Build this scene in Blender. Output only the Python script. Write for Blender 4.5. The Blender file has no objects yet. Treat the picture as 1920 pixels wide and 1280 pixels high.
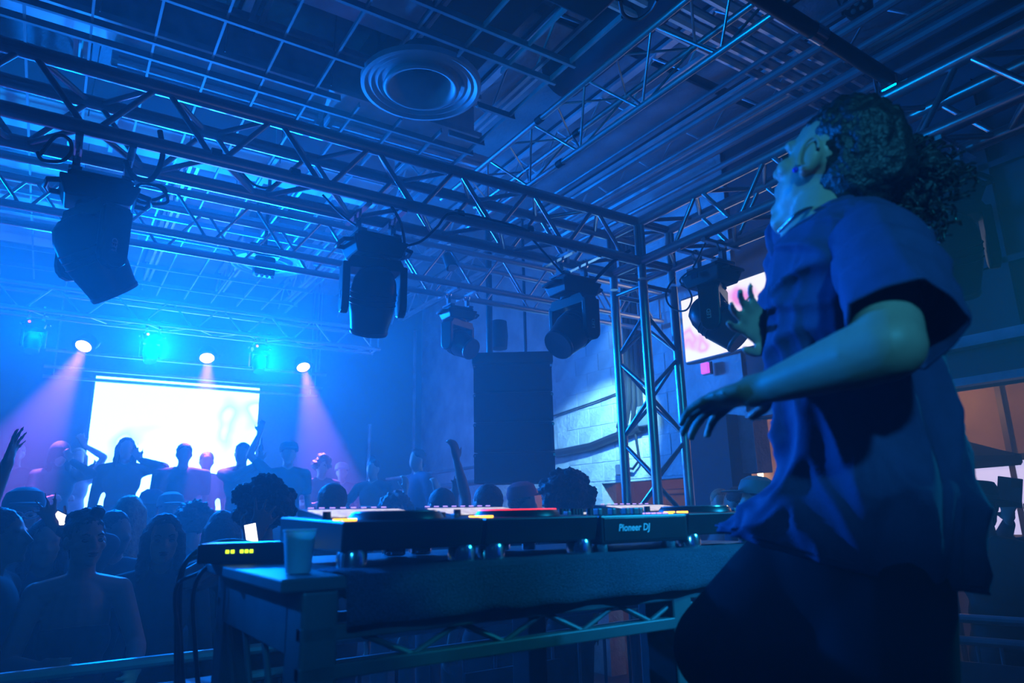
import bpy, bmesh, math, random
from mathutils import Vector as V, Matrix as Mx, noise as mnoise
random.seed(7)
C = bpy.context.scene.collection
SC = bpy.context.scene
PI = math.pi
# ------------------------------------------------------------------ camera
FPX = 1300.0
PITCH, ROLL, YAW = math.radians(14.0), math.radians(1.26), math.radians(33.5)
CAM = V((0, 0, 1.6))
FWD = V((math.sin(YAW)*math.cos(PITCH), math.cos(YAW)*math.cos(PITCH), math.sin(PITCH)))
_r0 = V((math.cos(YAW), -math.sin(YAW), 0)); _u0 = _r0.cross(FWD)
RIGHT = _r0*math.cos(ROLL) - _u0*math.sin(ROLL)
UP = _u0*math.cos(ROLL) + _r0*math.sin(ROLL)
cd = bpy.data.cameras.new('camera'); cam = bpy.data.objects.new('camera', cd); C.objects.link(cam)
cd.sensor_width = 36; cd.lens = 36*FPX/1920; cd.clip_start = 0.02
m = Mx((RIGHT, UP, -FWD)).transposed().to_4x4(); m.translation = CAM; cam.matrix_world = m
cd.dof.use_dof = True; cd.dof.focus_distance = 3.6; cd.dof.aperture_fstop = 3.2
SC.camera = cam
# ------------------------------------------------------------------ colour, world, haze quality
SC.view_settings.view_transform = 'Standard'; SC.view_settings.look = 'None'
SC.view_settings.gamma = 1; SC.view_settings.use_curve_mapping = False
SC.view_settings.exposure = 0.0
cy = SC.cycles
cy.use_denoising = True; cy.use_adaptive_sampling = True; cy.adaptive_threshold = 0.03
cy.max_bounces = 4; cy.diffuse_bounces = 2; cy.glossy_bounces = 2; cy.transmission_bounces = 4
cy.volume_bounces = 0; cy.transparent_max_bounces = 6; cy.use_light_tree = True
cy.sample_clamp_indirect = 4; cy.caustics_reflective = False; cy.caustics_refractive = False
w = bpy.data.worlds.new('dark_surroundings'); SC.world = w; w.use_nodes = True
w.node_tree.nodes['Background'].inputs[0].default_value = (0.0, 0.01, 0.04, 1)
w.node_tree.nodes['Background'].inputs[1].default_value = 0.05
# thin stage haze in the air of the whole room
vo = w.node_tree.nodes.new('ShaderNodeVolumeScatter')
vo.inputs['Color'].default_value = (0.9, 0.95, 1, 1); vo.inputs['Density'].default_value = 0.038; vo.inputs['Anisotropy'].default_value = 0.4
w.node_tree.links.new(vo.outputs[0], w.node_tree.nodes['World Output'].inputs['Volume'])

def lamp(name, kind, loc, col, power, target=None, radius=0.05, angle=60, blend=0.4):
    l = bpy.data.lights.new(name, kind); l.color = col; l.energy = power
    o = bpy.data.objects.new(name, l); C.objects.link(o); o.location = loc
    l.shadow_soft_size = radius
    if kind == 'SPOT':
        l.spot_size = math.radians(angle); l.spot_blend = blend
    if target is not None:
        o.rotation_euler = (V(target)-V(loc)).to_track_quat('-Z', 'Y').to_euler()
    return o
BLUE = (0.0, 0.18, 1.0); CYAN = (0.0, 0.30, 1.0); ICE = (0.22, 0.66, 1.0); TEAL = (0.01, 0.50, 0.78); MAG = (0.40, 0.13, 1.0); WARM = (1.0, 0.50, 0.22)
# far stage moving heads throwing blue into the room
for x, y, z, p, t in ((-0.29, 8.05, 3.36, 260, (0.6, 3.0, 3.4)), (0.75, 8.05, 3.36, 1450, (1.2, 3.4, 3.6)),
                      (1.87, 8.05, 3.36, 1200, (2.2, 3.2, 3.2)), (-1.9, 8.05, 3.4, 200, (0, 4, 3.6))):
    lamp('stage_blue_lamp', 'SPOT', (x, y-0.12, z), BLUE, p, t, 0.06, 130, 0.9)
# stage wash pars, magenta, straight down and forward
for x, tx in ((0.156, -0.75), (1.452, 1.30), (2.636, 2.85)):
    lamp('stage_magenta_lamp', 'SPOT', (x, 8.93, 3.50), MAG, 3600, (tx, 7.6, 0.7), 0.05, 30, 0.35)
# added blue and teal spots without fixtures, each aimed at what it brightens
lamp('wall_blue_flood', 'SPOT', (3.95, 4.35, 3.2), ICE, 850, (4.95, 5.75, 2.2), 0.05, 48, 0.5)
lamp('side_blue_fill', 'SPOT', (-1.1, 4.2, 2.85), BLUE, 1500, (1.42, 0.72, 1.65), 0.06, 27, 0.7)
lamp('ceiling_blue_wash', 'SPOT', (-2.3, 5.0, 3.0), CYAN, 260, (0.8, 5.4, 4.6), 0.1, 90, 0.9)
lamp('truss_blue_wash', 'SPOT', (0.6, 2.3, 3.0), CYAN, 105, (2.3, 2.2, 3.9), 0.08, 70, 0.9)
lamp('side_truss_teal_wash', 'SPOT', (3.34, -0.1, 3.05), TEAL, 260, (1.55, 1.05, 1.68), 0.06, 32, 0.6)
lamp('rear_teal_fill', 'SPOT', (-0.9, -1.7, 3.0), (0.03, 0.40, 0.80), 540, (1.34, 0.72, 1.98), 0.08, 17, 0.8)  # added behind the camera to light the DJ's arm and face
lamp('tower_teal_fill', 'SPOT', (1.2, -1.6, 3.4), TEAL, 140, (3.25, 3.2, 2.2), 0.12, 18, 0.7)
lamp('table_blue_fill', 'SPOT', (3.34, -0.6, 3.0), (0.01, 0.36, 1.0), 620, (1.62, 1.28, 1.45), 0.05, 22, 0.8)
lamp('cup_blue_fill', 'SPOT', (-0.6, -1.5, 3.1), (0.01, 0.36, 1.0), 130, (0.45, 1.30, 1.42), 0.05, 10, 0.9)  # narrow added spot that only brightens the cup

# bar area lamps beyond the right wall
lamp('bar_warm_lamp', 'POINT', (6.6, 5.0, 2.55), WARM, 26, None, 0.05)
lamp('bar_warm_lamp', 'POINT', (6.9, 3.3, 2.6), WARM, 13, None, 0.05)
lamp('bar_warm_lamp', 'POINT', (5.9, 7.3, 1.9), WARM, 12, None, 0.05)

# ------------------------------------------------------------------ helpers
def ray(x, y): return FWD + RIGHT*((x-960)/FPX) + UP*((640-y)/FPX)
def aX(x, y, X): d = ray(x, y); return CAM + d*(X/d.x)
def aY(x, y, Y): d = ray(x, y); return CAM + d*(Y/d.y)
def aZ(x, y, Z): d = ray(x, y); return CAM + d*((Z-CAM.z)/d.z)
def aD(x, y, D): return CAM + ray(x, y)*D

MATS = {}
def mat(name, col, rough=0.6, metal=0.0, emit=None, es=0.0, var=0.15, scale=8.0, bump=0.0, bscale=60.0, coat=0.0):
    mm = bpy.data.materials.new(name); mm.use_nodes = True; nt = mm.node_tree; b = nt.nodes['Principled BSDF']
    b.inputs['Roughness'].default_value = rough; b.inputs['Metallic'].default_value = metal
    if coat: b.inputs['Coat Weight'].default_value = coat
    tc = nt.nodes.new('ShaderNodeTexCoord')
    n = nt.nodes.new('ShaderNodeTexNoise'); n.inputs['Scale'].default_value = scale; n.inputs['Detail'].default_value = 3
    nt.links.new(tc.outputs['Object'], n.inputs['Vector'])
    r = nt.nodes.new('ShaderNodeValToRGB')
    r.color_ramp.elements[0].position = 0.3; r.color_ramp.elements[1].position = 0.7
    r.color_ramp.elements[0].color = (*[c*(1-var) for c in col], 1); r.color_ramp.elements[1].color = (*[min(1, c*(1+var)) for c in col], 1)
    nt.links.new(n.outputs['Fac'], r.inputs['Fac']); nt.links.new(r.outputs['Color'], b.inputs['Base Color'])
    if bump:
        n2 = nt.nodes.new('ShaderNodeTexNoise'); n2.inputs['Scale'].default_value = bscale
        nt.links.new(tc.outputs['Object'], n2.inputs['Vector'])
        bp = nt.nodes.new('ShaderNodeBump'); bp.inputs['Strength'].default_value = bump; bp.inputs['Distance'].default_value = 0.02
        nt.links.new(n2.outputs['Fac'], bp.inputs['Height']); nt.links.new(bp.outputs['Normal'], b.inputs['Normal'])
    if emit:
        b.inputs['Emission Color'].default_value = (*emit, 1); b.inputs['Emission Strength'].default_value = es
    MATS[name] = mm
    return mm

def screen_mat(name, stops, strength, scale, detail=2.0):
    mm = bpy.data.materials.new(name); mm.use_nodes = True; nt = mm.node_tree; b = nt.nodes['Principled BSDF']
    b.inputs['Base Color'].default_value = (0.02, 0.02, 0.02, 1); b.inputs['Roughness'].default_value = 0.4
    tc = nt.nodes.new('ShaderNodeTexCoord'); n = nt.nodes.new('ShaderNodeTexNoise')
    n.inputs['Scale'].default_value = scale; n.inputs['Detail'].default_value = detail
    nt.links.new(tc.outputs['Object'], n.inputs['Vector'])
    r = nt.nodes.new('ShaderNodeValToRGB'); cr = r.color_ramp
    while len(cr.elements) < len(stops): cr.elements.new(0.5)
    for e, (p, c) in zip(cr.elements, stops): e.position = p; e.color = (*c, 1)
    nt.links.new(n.outputs['Fac'], r.inputs['Fac']); nt.links.new(r.outputs['Color'], b.inputs['Emission Color'])
    b.inputs['Emission Strength'].default_value = strength
    return mm

BASES = {}
class MB:
    """collects shapes in one bmesh, then links them as one mesh object"""
    def __init__(s): s.bm = bmesh.new()
    def _add(s, verts, faces, M=None):
        vs = [s.bm.verts.new((M @ V(p)) if M else V(p)) for p in verts]
        for f in faces:
            try: s.bm.faces.new([vs[i] for i in f])
            except ValueError: pass
        return s
    def box(s, c, size, M=None, ch=0.0):
        x, y, z = [d/2 for d in size]; c = V(c)
        if ch <= 0:
            vs = [c+V((a*x, b*y, d*z)) for a in (-1, 1) for b in (-1, 1) for d in (-1, 1)]
            return s._add(vs, [(0, 1, 3, 2), (4, 6, 7, 5), (0, 4, 5, 1), (2, 3, 7, 6), (0, 2, 6, 4), (1, 5, 7, 3)], M)
        t = bmesh.new(); bmesh.ops.create_cube(t, size=1)
        for v in t.verts: v.co = V((v.co.x*size[0], v.co.y*size[1], v.co.z*size[2]))
        bmesh.ops.bevel(t, geom=list(t.edges), offset=ch, segments=2, affect='EDGES', profile=0.5)
        t.verts.index_update()
        s._add([c+v.co for v in t.verts], [[v.index for v in f.verts] for f in t.faces], M); t.free(); return s
    def hexa(s, p, M=None):   # 8 corners: bottom loop 4, top loop 4
        return s._add(p, [(3, 2, 1, 0), (4, 5, 6, 7), (0, 1, 5, 4), (1, 2, 6, 5), (2, 3, 7, 6), (3, 0, 4, 7)], M)
    def cyl(s, p0, p1, r0, r1=None, n=12, cap=True):
        p0, p1 = V(p0), V(p1); r1 = r0 if r1 is None else r1
        d = (p1-p0).normalized(); a = d.orthogonal().normalized(); b = d.cross(a)
        vs = []
        for p, r in ((p0, r0), (p1, r1)):
            vs += [p+(a*math.cos(2*PI*i/n)+b*math.sin(2*PI*i/n))*r for i in range(n)]
        fs = [(i, (i+1) % n, n+(i+1) % n, n+i) for i in range(n)]
        if cap: fs += [list(range(n))[::-1], list(range(n, 2*n))]
        return s._add(vs, fs)
    def lathe(s, prof, M=None, n=24, sx=1, sy=1, cap=True):   # prof: (radius, z)
        vs = []; fs = []
        for r, z in prof: vs += [V((r*sx*math.cos(2*PI*i/n), r*sy*math.sin(2*PI*i/n), z)) for i in range(n)]
        for k in range(len(prof)-1):
            for i in range(n): fs.append((k*n+i, k*n+(i+1) % n, (k+1)*n+(i+1) % n, (k+1)*n+i))
        if cap and prof[0][0] > 1e-6: fs.append(list(range(n))[::-1])
        if cap and prof[-1][0] > 1e-6: fs.append([(len(prof)-1)*n+i for i in range(n)])
        return s._add(vs, fs, M)
    def tube(s, pts, r, n=8, closed=False):
        pts = [V(p) for p in pts]; L = len(pts); up = None; vs = []; fs = []
        for i, p in enumerate(pts):
            a = pts[(i-1) % L] if closed or i else p
            b = pts[(i+1) % L] if closed or i < L-1 else p
            d = (b-a).normalized()
            up = d.orthogonal().normalized() if up is None else (up-d*up.dot(d)).normalized()
            q = d.cross(up)
            vs += [p+(up*math.cos(2*PI*k/n)+q*math.sin(2*PI*k/n))*r for k in range(n)]
        for i in range(L if closed else L-1):
            j = (i+1) % L
            for k in range(n): fs.append((i*n+k, i*n+(k+1) % n, j*n+(k+1) % n, j*n+k))
        if not closed: fs += [list(range(n))[::-1], [(L-1)*n+k for k in range(n)]]
        return s._add(vs, fs)
    def ell(s, c, r, R=None, nu=14, nv=9):
        c = V(c); r = (r, r, r) if not hasattr(r, '__len__') else r; vs = []; fs = []
        def P(p): p = V(p); return c + (R @ p if R else p)
        vs.append(P((0, 0, r[2])))
        for j in range(1, nv):
            t = PI*j/nv
            vs += [P((r[0]*math.sin(t)*math.cos(2*PI*i/nu), r[1]*math.sin(t)*math.sin(2*PI*i/nu), r[2]*math.cos(t))) for i in range(nu)]
        vs.append(P((0, 0, -r[2]))); e = len(vs)-1
        for i in range(nu):
            fs.append((0, 1+i, 1+(i+1) % nu)); fs.append((e, 1+(nv-2)*nu+(i+1) % nu, 1+(nv-2)*nu+i))
            for j in range(nv-2): fs.append((1+j*nu+i, 1+(j+1)*nu+i, 1+(j+1)*nu+(i+1) % nu, 1+j*nu+(i+1) % nu))
        return s._add(vs, fs)
    def cap(s, p0, p1, r0, r1=None, n=12):     # tapered capsule
        r1 = r0 if r1 is None else r1; p0, p1 = V(p0), V(p1); L = (p1-p0).length
        q = (p1-p0).to_track_quat('Z', 'Y').to_matrix().to_4x4(); q.translation = p0
        prof = [(r0*math.sin(a)+(1e-7 if a == 0 else 0), -r0*math.cos(a)) for a in [PI/2*i/4 for i in range(5)]]
        prof += [(r1*math.cos(a)+(1e-7 if i == 4 else 0), L+r1*math.sin(a)) for i, a in enumerate([PI/2*i/4 for i in range(5)])]
        return s.lathe(prof, q, n)
    def grid(s, rows, closed=True):
        n = len(rows[0]); vs = [p for r in rows for p in r]; fs = []
        for k in range(len(rows)-1):
            for i in range(n if closed else n-1): fs.append((k*n+i, k*n+(i+1) % n, (k+1)*n+(i+1) % n, (k+1)*n+i))
        return s._add(vs, fs)
    def build(s, name, material, parent=None, smooth=False, ang=0.6):
        bmesh.ops.remove_doubles(s.bm, verts=s.bm.verts, dist=1e-6)
        bmesh.ops.recalc_face_normals(s.bm, faces=s.bm.faces)
        base = BASES.get(parent.name) if parent else None
        if base is not None:
            for v in s.bm.verts: v.co -= base
        if smooth:
            for f in s.bm.faces: f.smooth = True
            for e in s.bm.edges:
                if len(e.link_faces) == 2 and e.calc_face_angle(0) > ang: e.smooth = False
        me = bpy.data.meshes.new(name); s.bm.to_mesh(me); s.bm.free()
        me.materials.append(material)
        return link(name, me, parent)

def link(name, me, parent=None):
    o = bpy.data.objects.new(name, me); C.objects.link(o)
    if parent:
        o.parent = parent
        if parent.name in BASES: BASES[o.name] = BASES[parent.name]
    return o
def tag(o, label, cat, group=None, kind=None):
    o['label'] = label; o['category'] = cat
    if group: o['group'] = group
    if kind: o['kind'] = kind
    return o
def thing(name, label, cat, loc=(0, 0, 0), group=None, rotz=0.0, world=True):
    """an Empty at the thing's base; with world=True its parts are modelled in room coordinates"""
    o = bpy.data.objects.new(name, None); C.objects.link(o); o.location = loc; o.rotation_euler = (0, 0, rotz)
    o.empty_display_size = 0.05
    if world: BASES[o.name] = V(loc)
    return tag(o, label, cat, group)
def struct(o): o['kind'] = 'structure'; return o

PEND = []
HTX = bpy.data.textures.new('strands', 'CLOUDS'); HTX.noise_scale = .022; HTX.noise_depth = 2
def remesh(o, voxel, smooth=6, fac=0.5, disp=0.0):
    a = o.modifiers.new('r', 'REMESH'); a.mode = 'VOXEL'; a.voxel_size = voxel; a.use_smooth_shade = True
    if smooth:
        b = o.modifiers.new('s', 'SMOOTH'); b.factor = fac; b.iterations = smooth
    if disp:
        d = o.modifiers.new('d', 'DISPLACE'); d.texture = HTX; d.strength = disp; d.mid_level = .5; d.texture_coords = 'LOCAL'
    PEND.append(o); return o
def settle():
    dg = bpy.context.evaluated_depsgraph_get(); dg.update()
    new = [(o, bpy.data.meshes.new_from_object(o.evaluated_get(dg))) for o in PEND]
    for o, me in new:
        old = o.data; o.modifiers.clear(); o.data = me; me.name = o.name
        for p in me.polygons: p.use_smooth = True
        if old.users == 0: bpy.data.meshes.remove(old)
    PEND.clear()
def text_mesh(s, size, ext=0.0006, shear=0.0, bold=0.0):
    c = bpy.data.curves.new('t', 'FONT'); c.body = s; c.size = size; c.extrude = ext; c.align_x = 'CENTER'; c.align_y = 'CENTER'; c.shear = shear
    c.offset = bold; c.resolution_u = 3
    o = bpy.data.objects.new('t', c); C.objects.link(o)
    dg = bpy.context.evaluated_depsgraph_get(); dg.update()
    me = bpy.data.meshes.new_from_object(o.evaluated_get(dg)); bpy.data.objects.remove(o); bpy.data.curves.remove(c)
    me.materials.clear(); return me
TXT_LED = text_mesh('LED', 0.034, bold=0.0006)
TXT_MIX = text_mesh('Pioneer DJ', 0.034, shear=0.18, bold=0.0005)

# ------------------------------------------------------------------ materials
alu = mat('truss_aluminium', (0.50, 0.54, 0.56), 0.32, 0.85, var=0.12, scale=20)
galv = mat('galvanised_duct', (0.55, 0.57, 0.58), 0.45, 0.5, var=0.2, scale=5)
black = mat('black_plastic', (0.012, 0.012, 0.014), 0.38, var=0.25, scale=14)
blackm = mat('black_metal', (0.02, 0.02, 0.022), 0.35, 0.4, var=0.2)
rubber = mat('black_cable', (0.012, 0.012, 0.013), 0.5)
greyp = mat('grey_plastic', (0.10, 0.11, 0.12), 0.4)
chrome = mat('chrome', (0.8, 0.8, 0.82), 0.16, 1.0, var=0.05)
glass = mat('lens_glass', (0.03, 0.05, 0.08), 0.05, 0.0, coat=1.0)
frost = mat('frosted_lens', (0.25, 0.32, 0.38), 0.5)
white = mat('white_label', (0.75, 0.78, 0.8), 0.6)
deckm = mat('ceiling_deck', (0.20, 0.21, 0.22), 0.7, var=0.3, scale=3, bump=0.3, bscale=35)
darkc = mat('dark_ceiling', (0.03, 0.032, 0.036), 0.9, var=0.4, scale=2)
gridm = mat('grid_runner', (0.22, 0.24, 0.26), 0.5, var=0.2)
whitep = mat('white_panel', (0.6, 0.62, 0.64), 0.7, var=0.12, scale=2)
bluew = mat('painted_wall', (0.16, 0.17, 0.19), 0.85, var=0.15, scale=1.5, bump=0.15, bscale=12)
darkw = mat('dark_wall', (0.03, 0.036, 0.05), 0.85, var=0.2, scale=1.5)
brownw = mat('brown_wall', (0.30, 0.20, 0.12), 0.8, var=0.2, scale=2)
floorm = mat('dark_floor', (0.03, 0.03, 0.033), 0.5, var=0.3, scale=3)
woodm = mat('dark_bar_top', (0.06, 0.045, 0.03), 0.5)
cloth = mat('charcoal_mesh_cloth', (0.075, 0.10, 0.17), 0.75, var=0.3, scale=260, bump=0.8, bscale=420)
tablem = mat('grey_table_steel', (0.13, 0.14, 0.15), 0.5, 0.2)
umb = mat('dark_canvas', (0.012, 0.014, 0.022), 0.95)
cupm = mat('translucent_plastic', (0.65, 0.72, 0.76), 0.45, var=0.05); cupm.node_tree.nodes['Principled BSDF'].inputs['Subsurface Weight'].default_value = 0.3
bar_m = mat('barrier_steel', (0.25, 0.27, 0.28), 0.45, 0.4)
par_on = mat('lit_par_lens', (1, 1, 1), 0.5, emit=(1.0, 0.72, 1.0), es=7)
warm_on = mat('lit_warm_bulb', (1, 1, 1), 0.5, emit=(1.0, 0.72, 0.42), es=6)
mag_on = mat('lit_magenta_sign', (0.2, 0, 0.2), 0.5, emit=(0.75, 0.12, 0.9), es=1.2, var=0.4)
pad_or = mat('lit_orange_button', (0.3, 0.1, 0), 0.5, emit=(1.0, 0.45, 0.03), es=4)
pad_pu = mat('lit_violet_key', (0.1, 0.0, 0.2), 0.5, emit=(0.45, 0.3, 1.0), es=2.0)
pad_red = mat('lit_red_ring', (0.3, 0, 0), 0.5, emit=(1.0, 0.03, 0.04), es=3)
seg_on = mat('lit_green_digit', (0.1, 0.2, 0), 0.5, emit=(0.55, 1.0, 0.0), es=2.5)
red_led = mat('lit_red_led', (0.2, 0, 0), 0.5, emit=(1.0, 0.1, 0.1), es=4)
phone_on = mat('lit_phone_screen', (0.9, 0.9, 0.8), 0.5, emit=(1.0, 0.97, 0.85), es=2.2, var=0.3)
lcd = screen_mat('deck_lcd', ((0.3, (0.55, 0.5, 0.6)), (0.5, (0.8, 0.7, 0.72)), (0.62, (0.95, 0.93, 1.0))), 0.9, 60)
stage_lcd = screen_mat('stage_wall_picture', ((0.0, (0.055, 0.21, 1.0)), (0.58, (0.057, 0.22, 1.0)), (0.64, (0.034, 0.047, 0.07)), (0.70, (0.09, 0.2, 1.0))), 24.0, 1.1)
side_lcd = screen_mat('side_wall_picture', ((0.30, (0.95, 0.30, 0.75)), (0.42, (1.0, 0.96, 0.98)), (0.58, (1.0, 1.0, 1.0)), (0.66, (0.95, 0.45, 0.85)), (0.72, (1.0, 0.9, 0.7))), 1.15, 2.6)
patio = mat('bright_patio', (0.5, 0.5, 0.6), 0.8, emit=(0.66, 0.62, 1.0), es=1.0, var=0.1)
skin_c = [mat('skin_'+str(i), c, 0.5, var=0.06) for i, c in enumerate(((0.45, 0.28, 0.20), (0.30, 0.17, 0.11), (0.55, 0.37, 0.28), (0.16, 0.09, 0.06)))]
cl_c = [mat('fabric_'+str(i), c, 0.85, var=0.12, scale=20) for i, c in enumerate(((0.02, 0.02, 0.024), (0.06, 0.065, 0.08), (0.45, 0.45, 0.47), (0.12, 0.05, 0.05), (0.05, 0.08, 0.14), (0.22, 0.20, 0.18)))]
hair_c = [mat('hair_'+str(i), c, 0.6, var=0.3, scale=40, bump=0.4, bscale=90) for i, c in enumerate(((0.012, 0.009, 0.008), (0.05, 0.03, 0.018), (0.35, 0.24, 0.12)))]
redcap = mat('red_cap', (0.5, 0.02, 0.04), 0.8)
tealcap = mat('teal_cap', (0.05, 0.45, 0.5), 0.8)
dj_skin = mat('dj_skin', (0.36, 0.24, 0.17), 0.5, var=0.08, scale=20)
dj_shirt = mat('navy_cotton', (0.026, 0.034, 0.105), 0.85, var=0.1, scale=30, bump=0.12, bscale=300)
dj_pants = mat('black_trousers', (0.006, 0.006, 0.009), 0.95)
dj_pants.node_tree.nodes['Principled BSDF'].inputs['Specular IOR Level'].default_value = 0.1
dj_hair = mat('dj_hair', (0.012, 0.010, 0.010), 0.55, var=0.3, scale=50, bump=0.5, bscale=80)
lip_m = mat('lips', (0.25, 0.08, 0.07), 0.4)
eye_m = mat('eye', (0.03, 0.03, 0.03), 0.2)

# block wall material: flat painted wall with faint stains
def block_mat():
    mm = mat('painted_block', (0.5, 0.52, 0.53), 0.8, var=0.22, scale=3.5, bump=0.5, bscale=25)
    return mm
blockm = block_mat()

# ------------------------------------------------------------------ the room
WX, WY, H = 4.95, 10.2, 5.0
b = MB(); b.box((1.5, 3.6, -0.05), (14, 15, 0.1)); struct(b.build('floor', floorm))
b = MB(); b.box((1.5, 3.6, H+0.06), (14, 15, 0.1)); ceil = struct(b.build('ceiling', darkc))
b = MB(); b.box((-0.3, WY+0.1, 2.5), (10.6, 0.2, 5)); struct(b.build('wall_back', darkw))
b = MB(); b.box((-5.4, 3.6, 2.5), (0.2, 13, 5)); struct(b.build('wall_left', darkw))
b = MB(); b.box((1.6, -2.9, 2.5), (14, 0.2, 5)); struct(b.build('wall_front', darkw))
# right wall: blocks beside the speaker, openings to the bar below a header
wr = MB()
wr.box((WX+0.1, 7.0, 3.45), (0.2, 6.4, 3.1))
wr.box((WX+0.1, 8.9, 0.95), (0.2, 2.6, 1.9)); wr.box((WX+0.1, 6.35, 0.95), (0.2, 1.1, 1.9))
wall_right = struct(wr.build('wall_right', blockm))
# courses of block proud of the wall where they can be told apart
blk = MB(); blk.box((0, 0, 0), (0.012, 0.394, 0.194), ch=0.004); first = blk.build('block', blockm, wall_right); bd = first.data
k = 0
for r in range(9):
    for c in range(5):
        y = 4.75+c*0.4+(0.2 if r % 2 else 0); z = 2.02+r*0.2
        if y > 6.4: continue
        o = first if k == 0 else link('block', bd, wall_right)
        o.location = (WX+0.001-random.random()*0.002, y, z); k += 1
b = MB(); b.box((WX+0.1, 0.75, 3.68), (0.2, 6.2, 2.66)); struct(b.build('wall_right_upper', darkw))
b = MB(); b.box((WX-0.02, 4.2, 1.2), (0.26, 0.5, 2.4)); struct(b.build('column', darkw))
tr = MB(); tr.box((WX-0.05, 0.9, 2.62), (0.12, 5.8, 0.07)); struct(tr.build('trim_1', gridm))
tr = MB(); tr.box((WX-0.04, 0.9, 2.37), (0.1, 5.8, 0.05)); struct(tr.build('trim_2', gridm))
for z in (3.1, 3.75):
    tr = MB(); tr.box((WX-0.02, 0.6, z), (0.05, 5.6, 0.04)); struct(tr.build('trim_3', darkw))
for y in (0.6, 1.75):
    tr = MB(); tr.box((WX-0.02, y, 3.5), (0.05, 0.06, 1.8)); struct(tr.build('trim_4', darkw))
# bar room beyond
b = MB(); b.box((7.7, 3.4, 1.6), (0.2, 9.5, 3.2)); bw = struct(b.build('wall_bar', brownw))
b = MB(); b.box((6.4, 3.4, 3.0), (2.8, 9.5, 0.1)); struct(b.build('ceiling_bar', darkw))
b = MB(); b.box((6.4, 8.2, 1.5), (2.8, 0.1, 3.0)); struct(b.build('wall_bar_back', brownw))
b = MB(); b.box((6.4, -1.3, 1.5), (2.8, 0.1, 3.0)); struct(b.build('wall_bar_front', brownw))
for y in (2.95, 4.9, 6.2):
    tr = MB(); tr.box((7.58, y, 1.5), (0.06, 0.05, 3.0)); struct(tr.build('trim_5', woodm))
ct = thing('bar_counter', 'dark low bar counter along the brown wall beyond the opening', 'counter', (7.1, 5.3, 0))
b = MB(); b.box((7.1, 5.4, 0.9), (0.6, 2.6, 1.8)); b.build('counter_body', woodm, ct)
b = MB(); b.box((7.05, 5.4, 1.84), (0.75, 2.7, 0.07), ch=0.015); b.build('counter_top', woodm, ct)
for i, y in enumerate((6.00, 5.72)):
    t = thing('wall_lamp', ('upright glowing warm lamp on the bar wall, nearer the block wall', 'upright glowing warm lamp on the bar wall, nearer the counter')[i], 'lamp', (7.52, y, 1.8), 'warm lamps in the bar')
    b = MB(); b.box((7.50, y, 1.93), (0.05, 0.07, 0.3), ch=0.02); b.build('glass_shade', warm_on, t)
    b = MB(); b.box((7.56, y, 1.93), (0.08, 0.05, 0.05)); b.build('bracket', woodm, t)
# bright doorway to the patio with a dark umbrella before it
b = MB(); b.box((7.57, 3.25, 1.66), (0.02, 1.25, 0.68)); pt = struct(b.build('window_1', patio))
for y in (2.6, 3.45, 3.62, 3.9):
    f = MB(); f.box((7.52, y, 1.66), (0.06, 0.07, 0.75)); f.build('window_frame', umb, pt)
f = MB(); f.box((7.52, 3.25, 2.02), (0.06, 1.35, 0.06)); f.build('window_frame', umb, pt)
um = thing('parasol', 'dark canvas parasol open in front of the bright doorway', 'parasol', (5.9, 2.75, 0))
b = MB(); top = V((5.9, 2.85, 2.18)); R = 0.62; n = 8
rim = [top+V((R*math.cos(2*PI*i/n), R*math.sin(2*PI*i/n), -0.24)) for i in range(n)]
val = [p+V((0, 0, -0.05)) for p in rim]
b._add([top]+rim+val, [(0, 1+i, 1+(i+1) % n) for i in range(n)]+[(1+i, 1+n+i, 1+n+(i+1) % n, 1+(i+1) % n) for i in range(n)])
cn = b.build('canopy', umb, um); so = cn.modifiers.new('t', 'SOLIDIFY'); so.thickness = 0.006
b = MB(); b.cyl((5.9, 2.85, 0.0), (5.9, 2.85, 2.2), 0.02); b.build('pole', blackm, um)
for i in range(n):
    b = MB(); b.cyl(top+V((0, 0, -0.03)), rim[i]+V((0, 0, 0.0)), 0.006, n=6); b.build('rib', blackm, um)
# lit doorway in the block wall behind the red cap
b = MB(); b.box((5.6, 7.25, 1.0), (0.03, 0.8, 1.75)); ex = struct(b.build('door_1', mat('lit_orange_door', (0.8, 0.5, 0.3), 0.6, emit=(1.0, 0.55, 0.3), es=0.7)))
b = MB(); b.box((5.57, 7.25, 1.93), (0.05, 0.9, 0.07)); b.build('door_frame', umb, ex)
# conduits up the block wall
cdt = thing('wall_cabling', 'bundle of dark cables and conduit clipped to the painted block wall', 'cables', (WX-0.04, 5.5, 1.9))
for i, dy in enumerate((-0.09, -0.03, 0.03, 0.08)):
    b = MB(); b.tube([(WX-0.05, 5.15+dy, 4.6), (WX-0.05, 5.17+dy, 3.4), (WX-0.06, 5.2+dy*1.3, 2.7), (WX-0.05, 5.28+dy*2, 2.45)], 0.022 if i % 2 else 0.03); b.build('riser_cable', rubber, cdt, True)
b = MB(); b.tube([(WX-0.05, 5.1, 2.42), (WX-0.06, 5.5, 2.36), (WX-0.05, 5.9, 2.30), (WX-0.06, 6.4, 2.28), (WX-0.05, 7.4, 2.30)], 0.045); b.build('horizontal_conduit', rubber, cdt, True)
b = MB(); b.tube([(WX-0.05, 5.2, 2.5), (WX-0.05, 5.15, 2.1), (WX-0.05, 5.25, 2.02), (WX-0.05, 5.38, 2.04)], 0.014); b.build('drop_cable', rubber, cdt, True)
b = MB(); b.box((WX-0.05, 5.43, 2.02), (0.08, 0.09, 0.11), ch=0.01); b.build('junction_box', greyp, cdt)
b = MB(); b.box((WX-0.06, 5.0, 2.52), (0.1, 0.16, 0.2), ch=0.01); b.build('junction_box', greyp, cdt)
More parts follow.
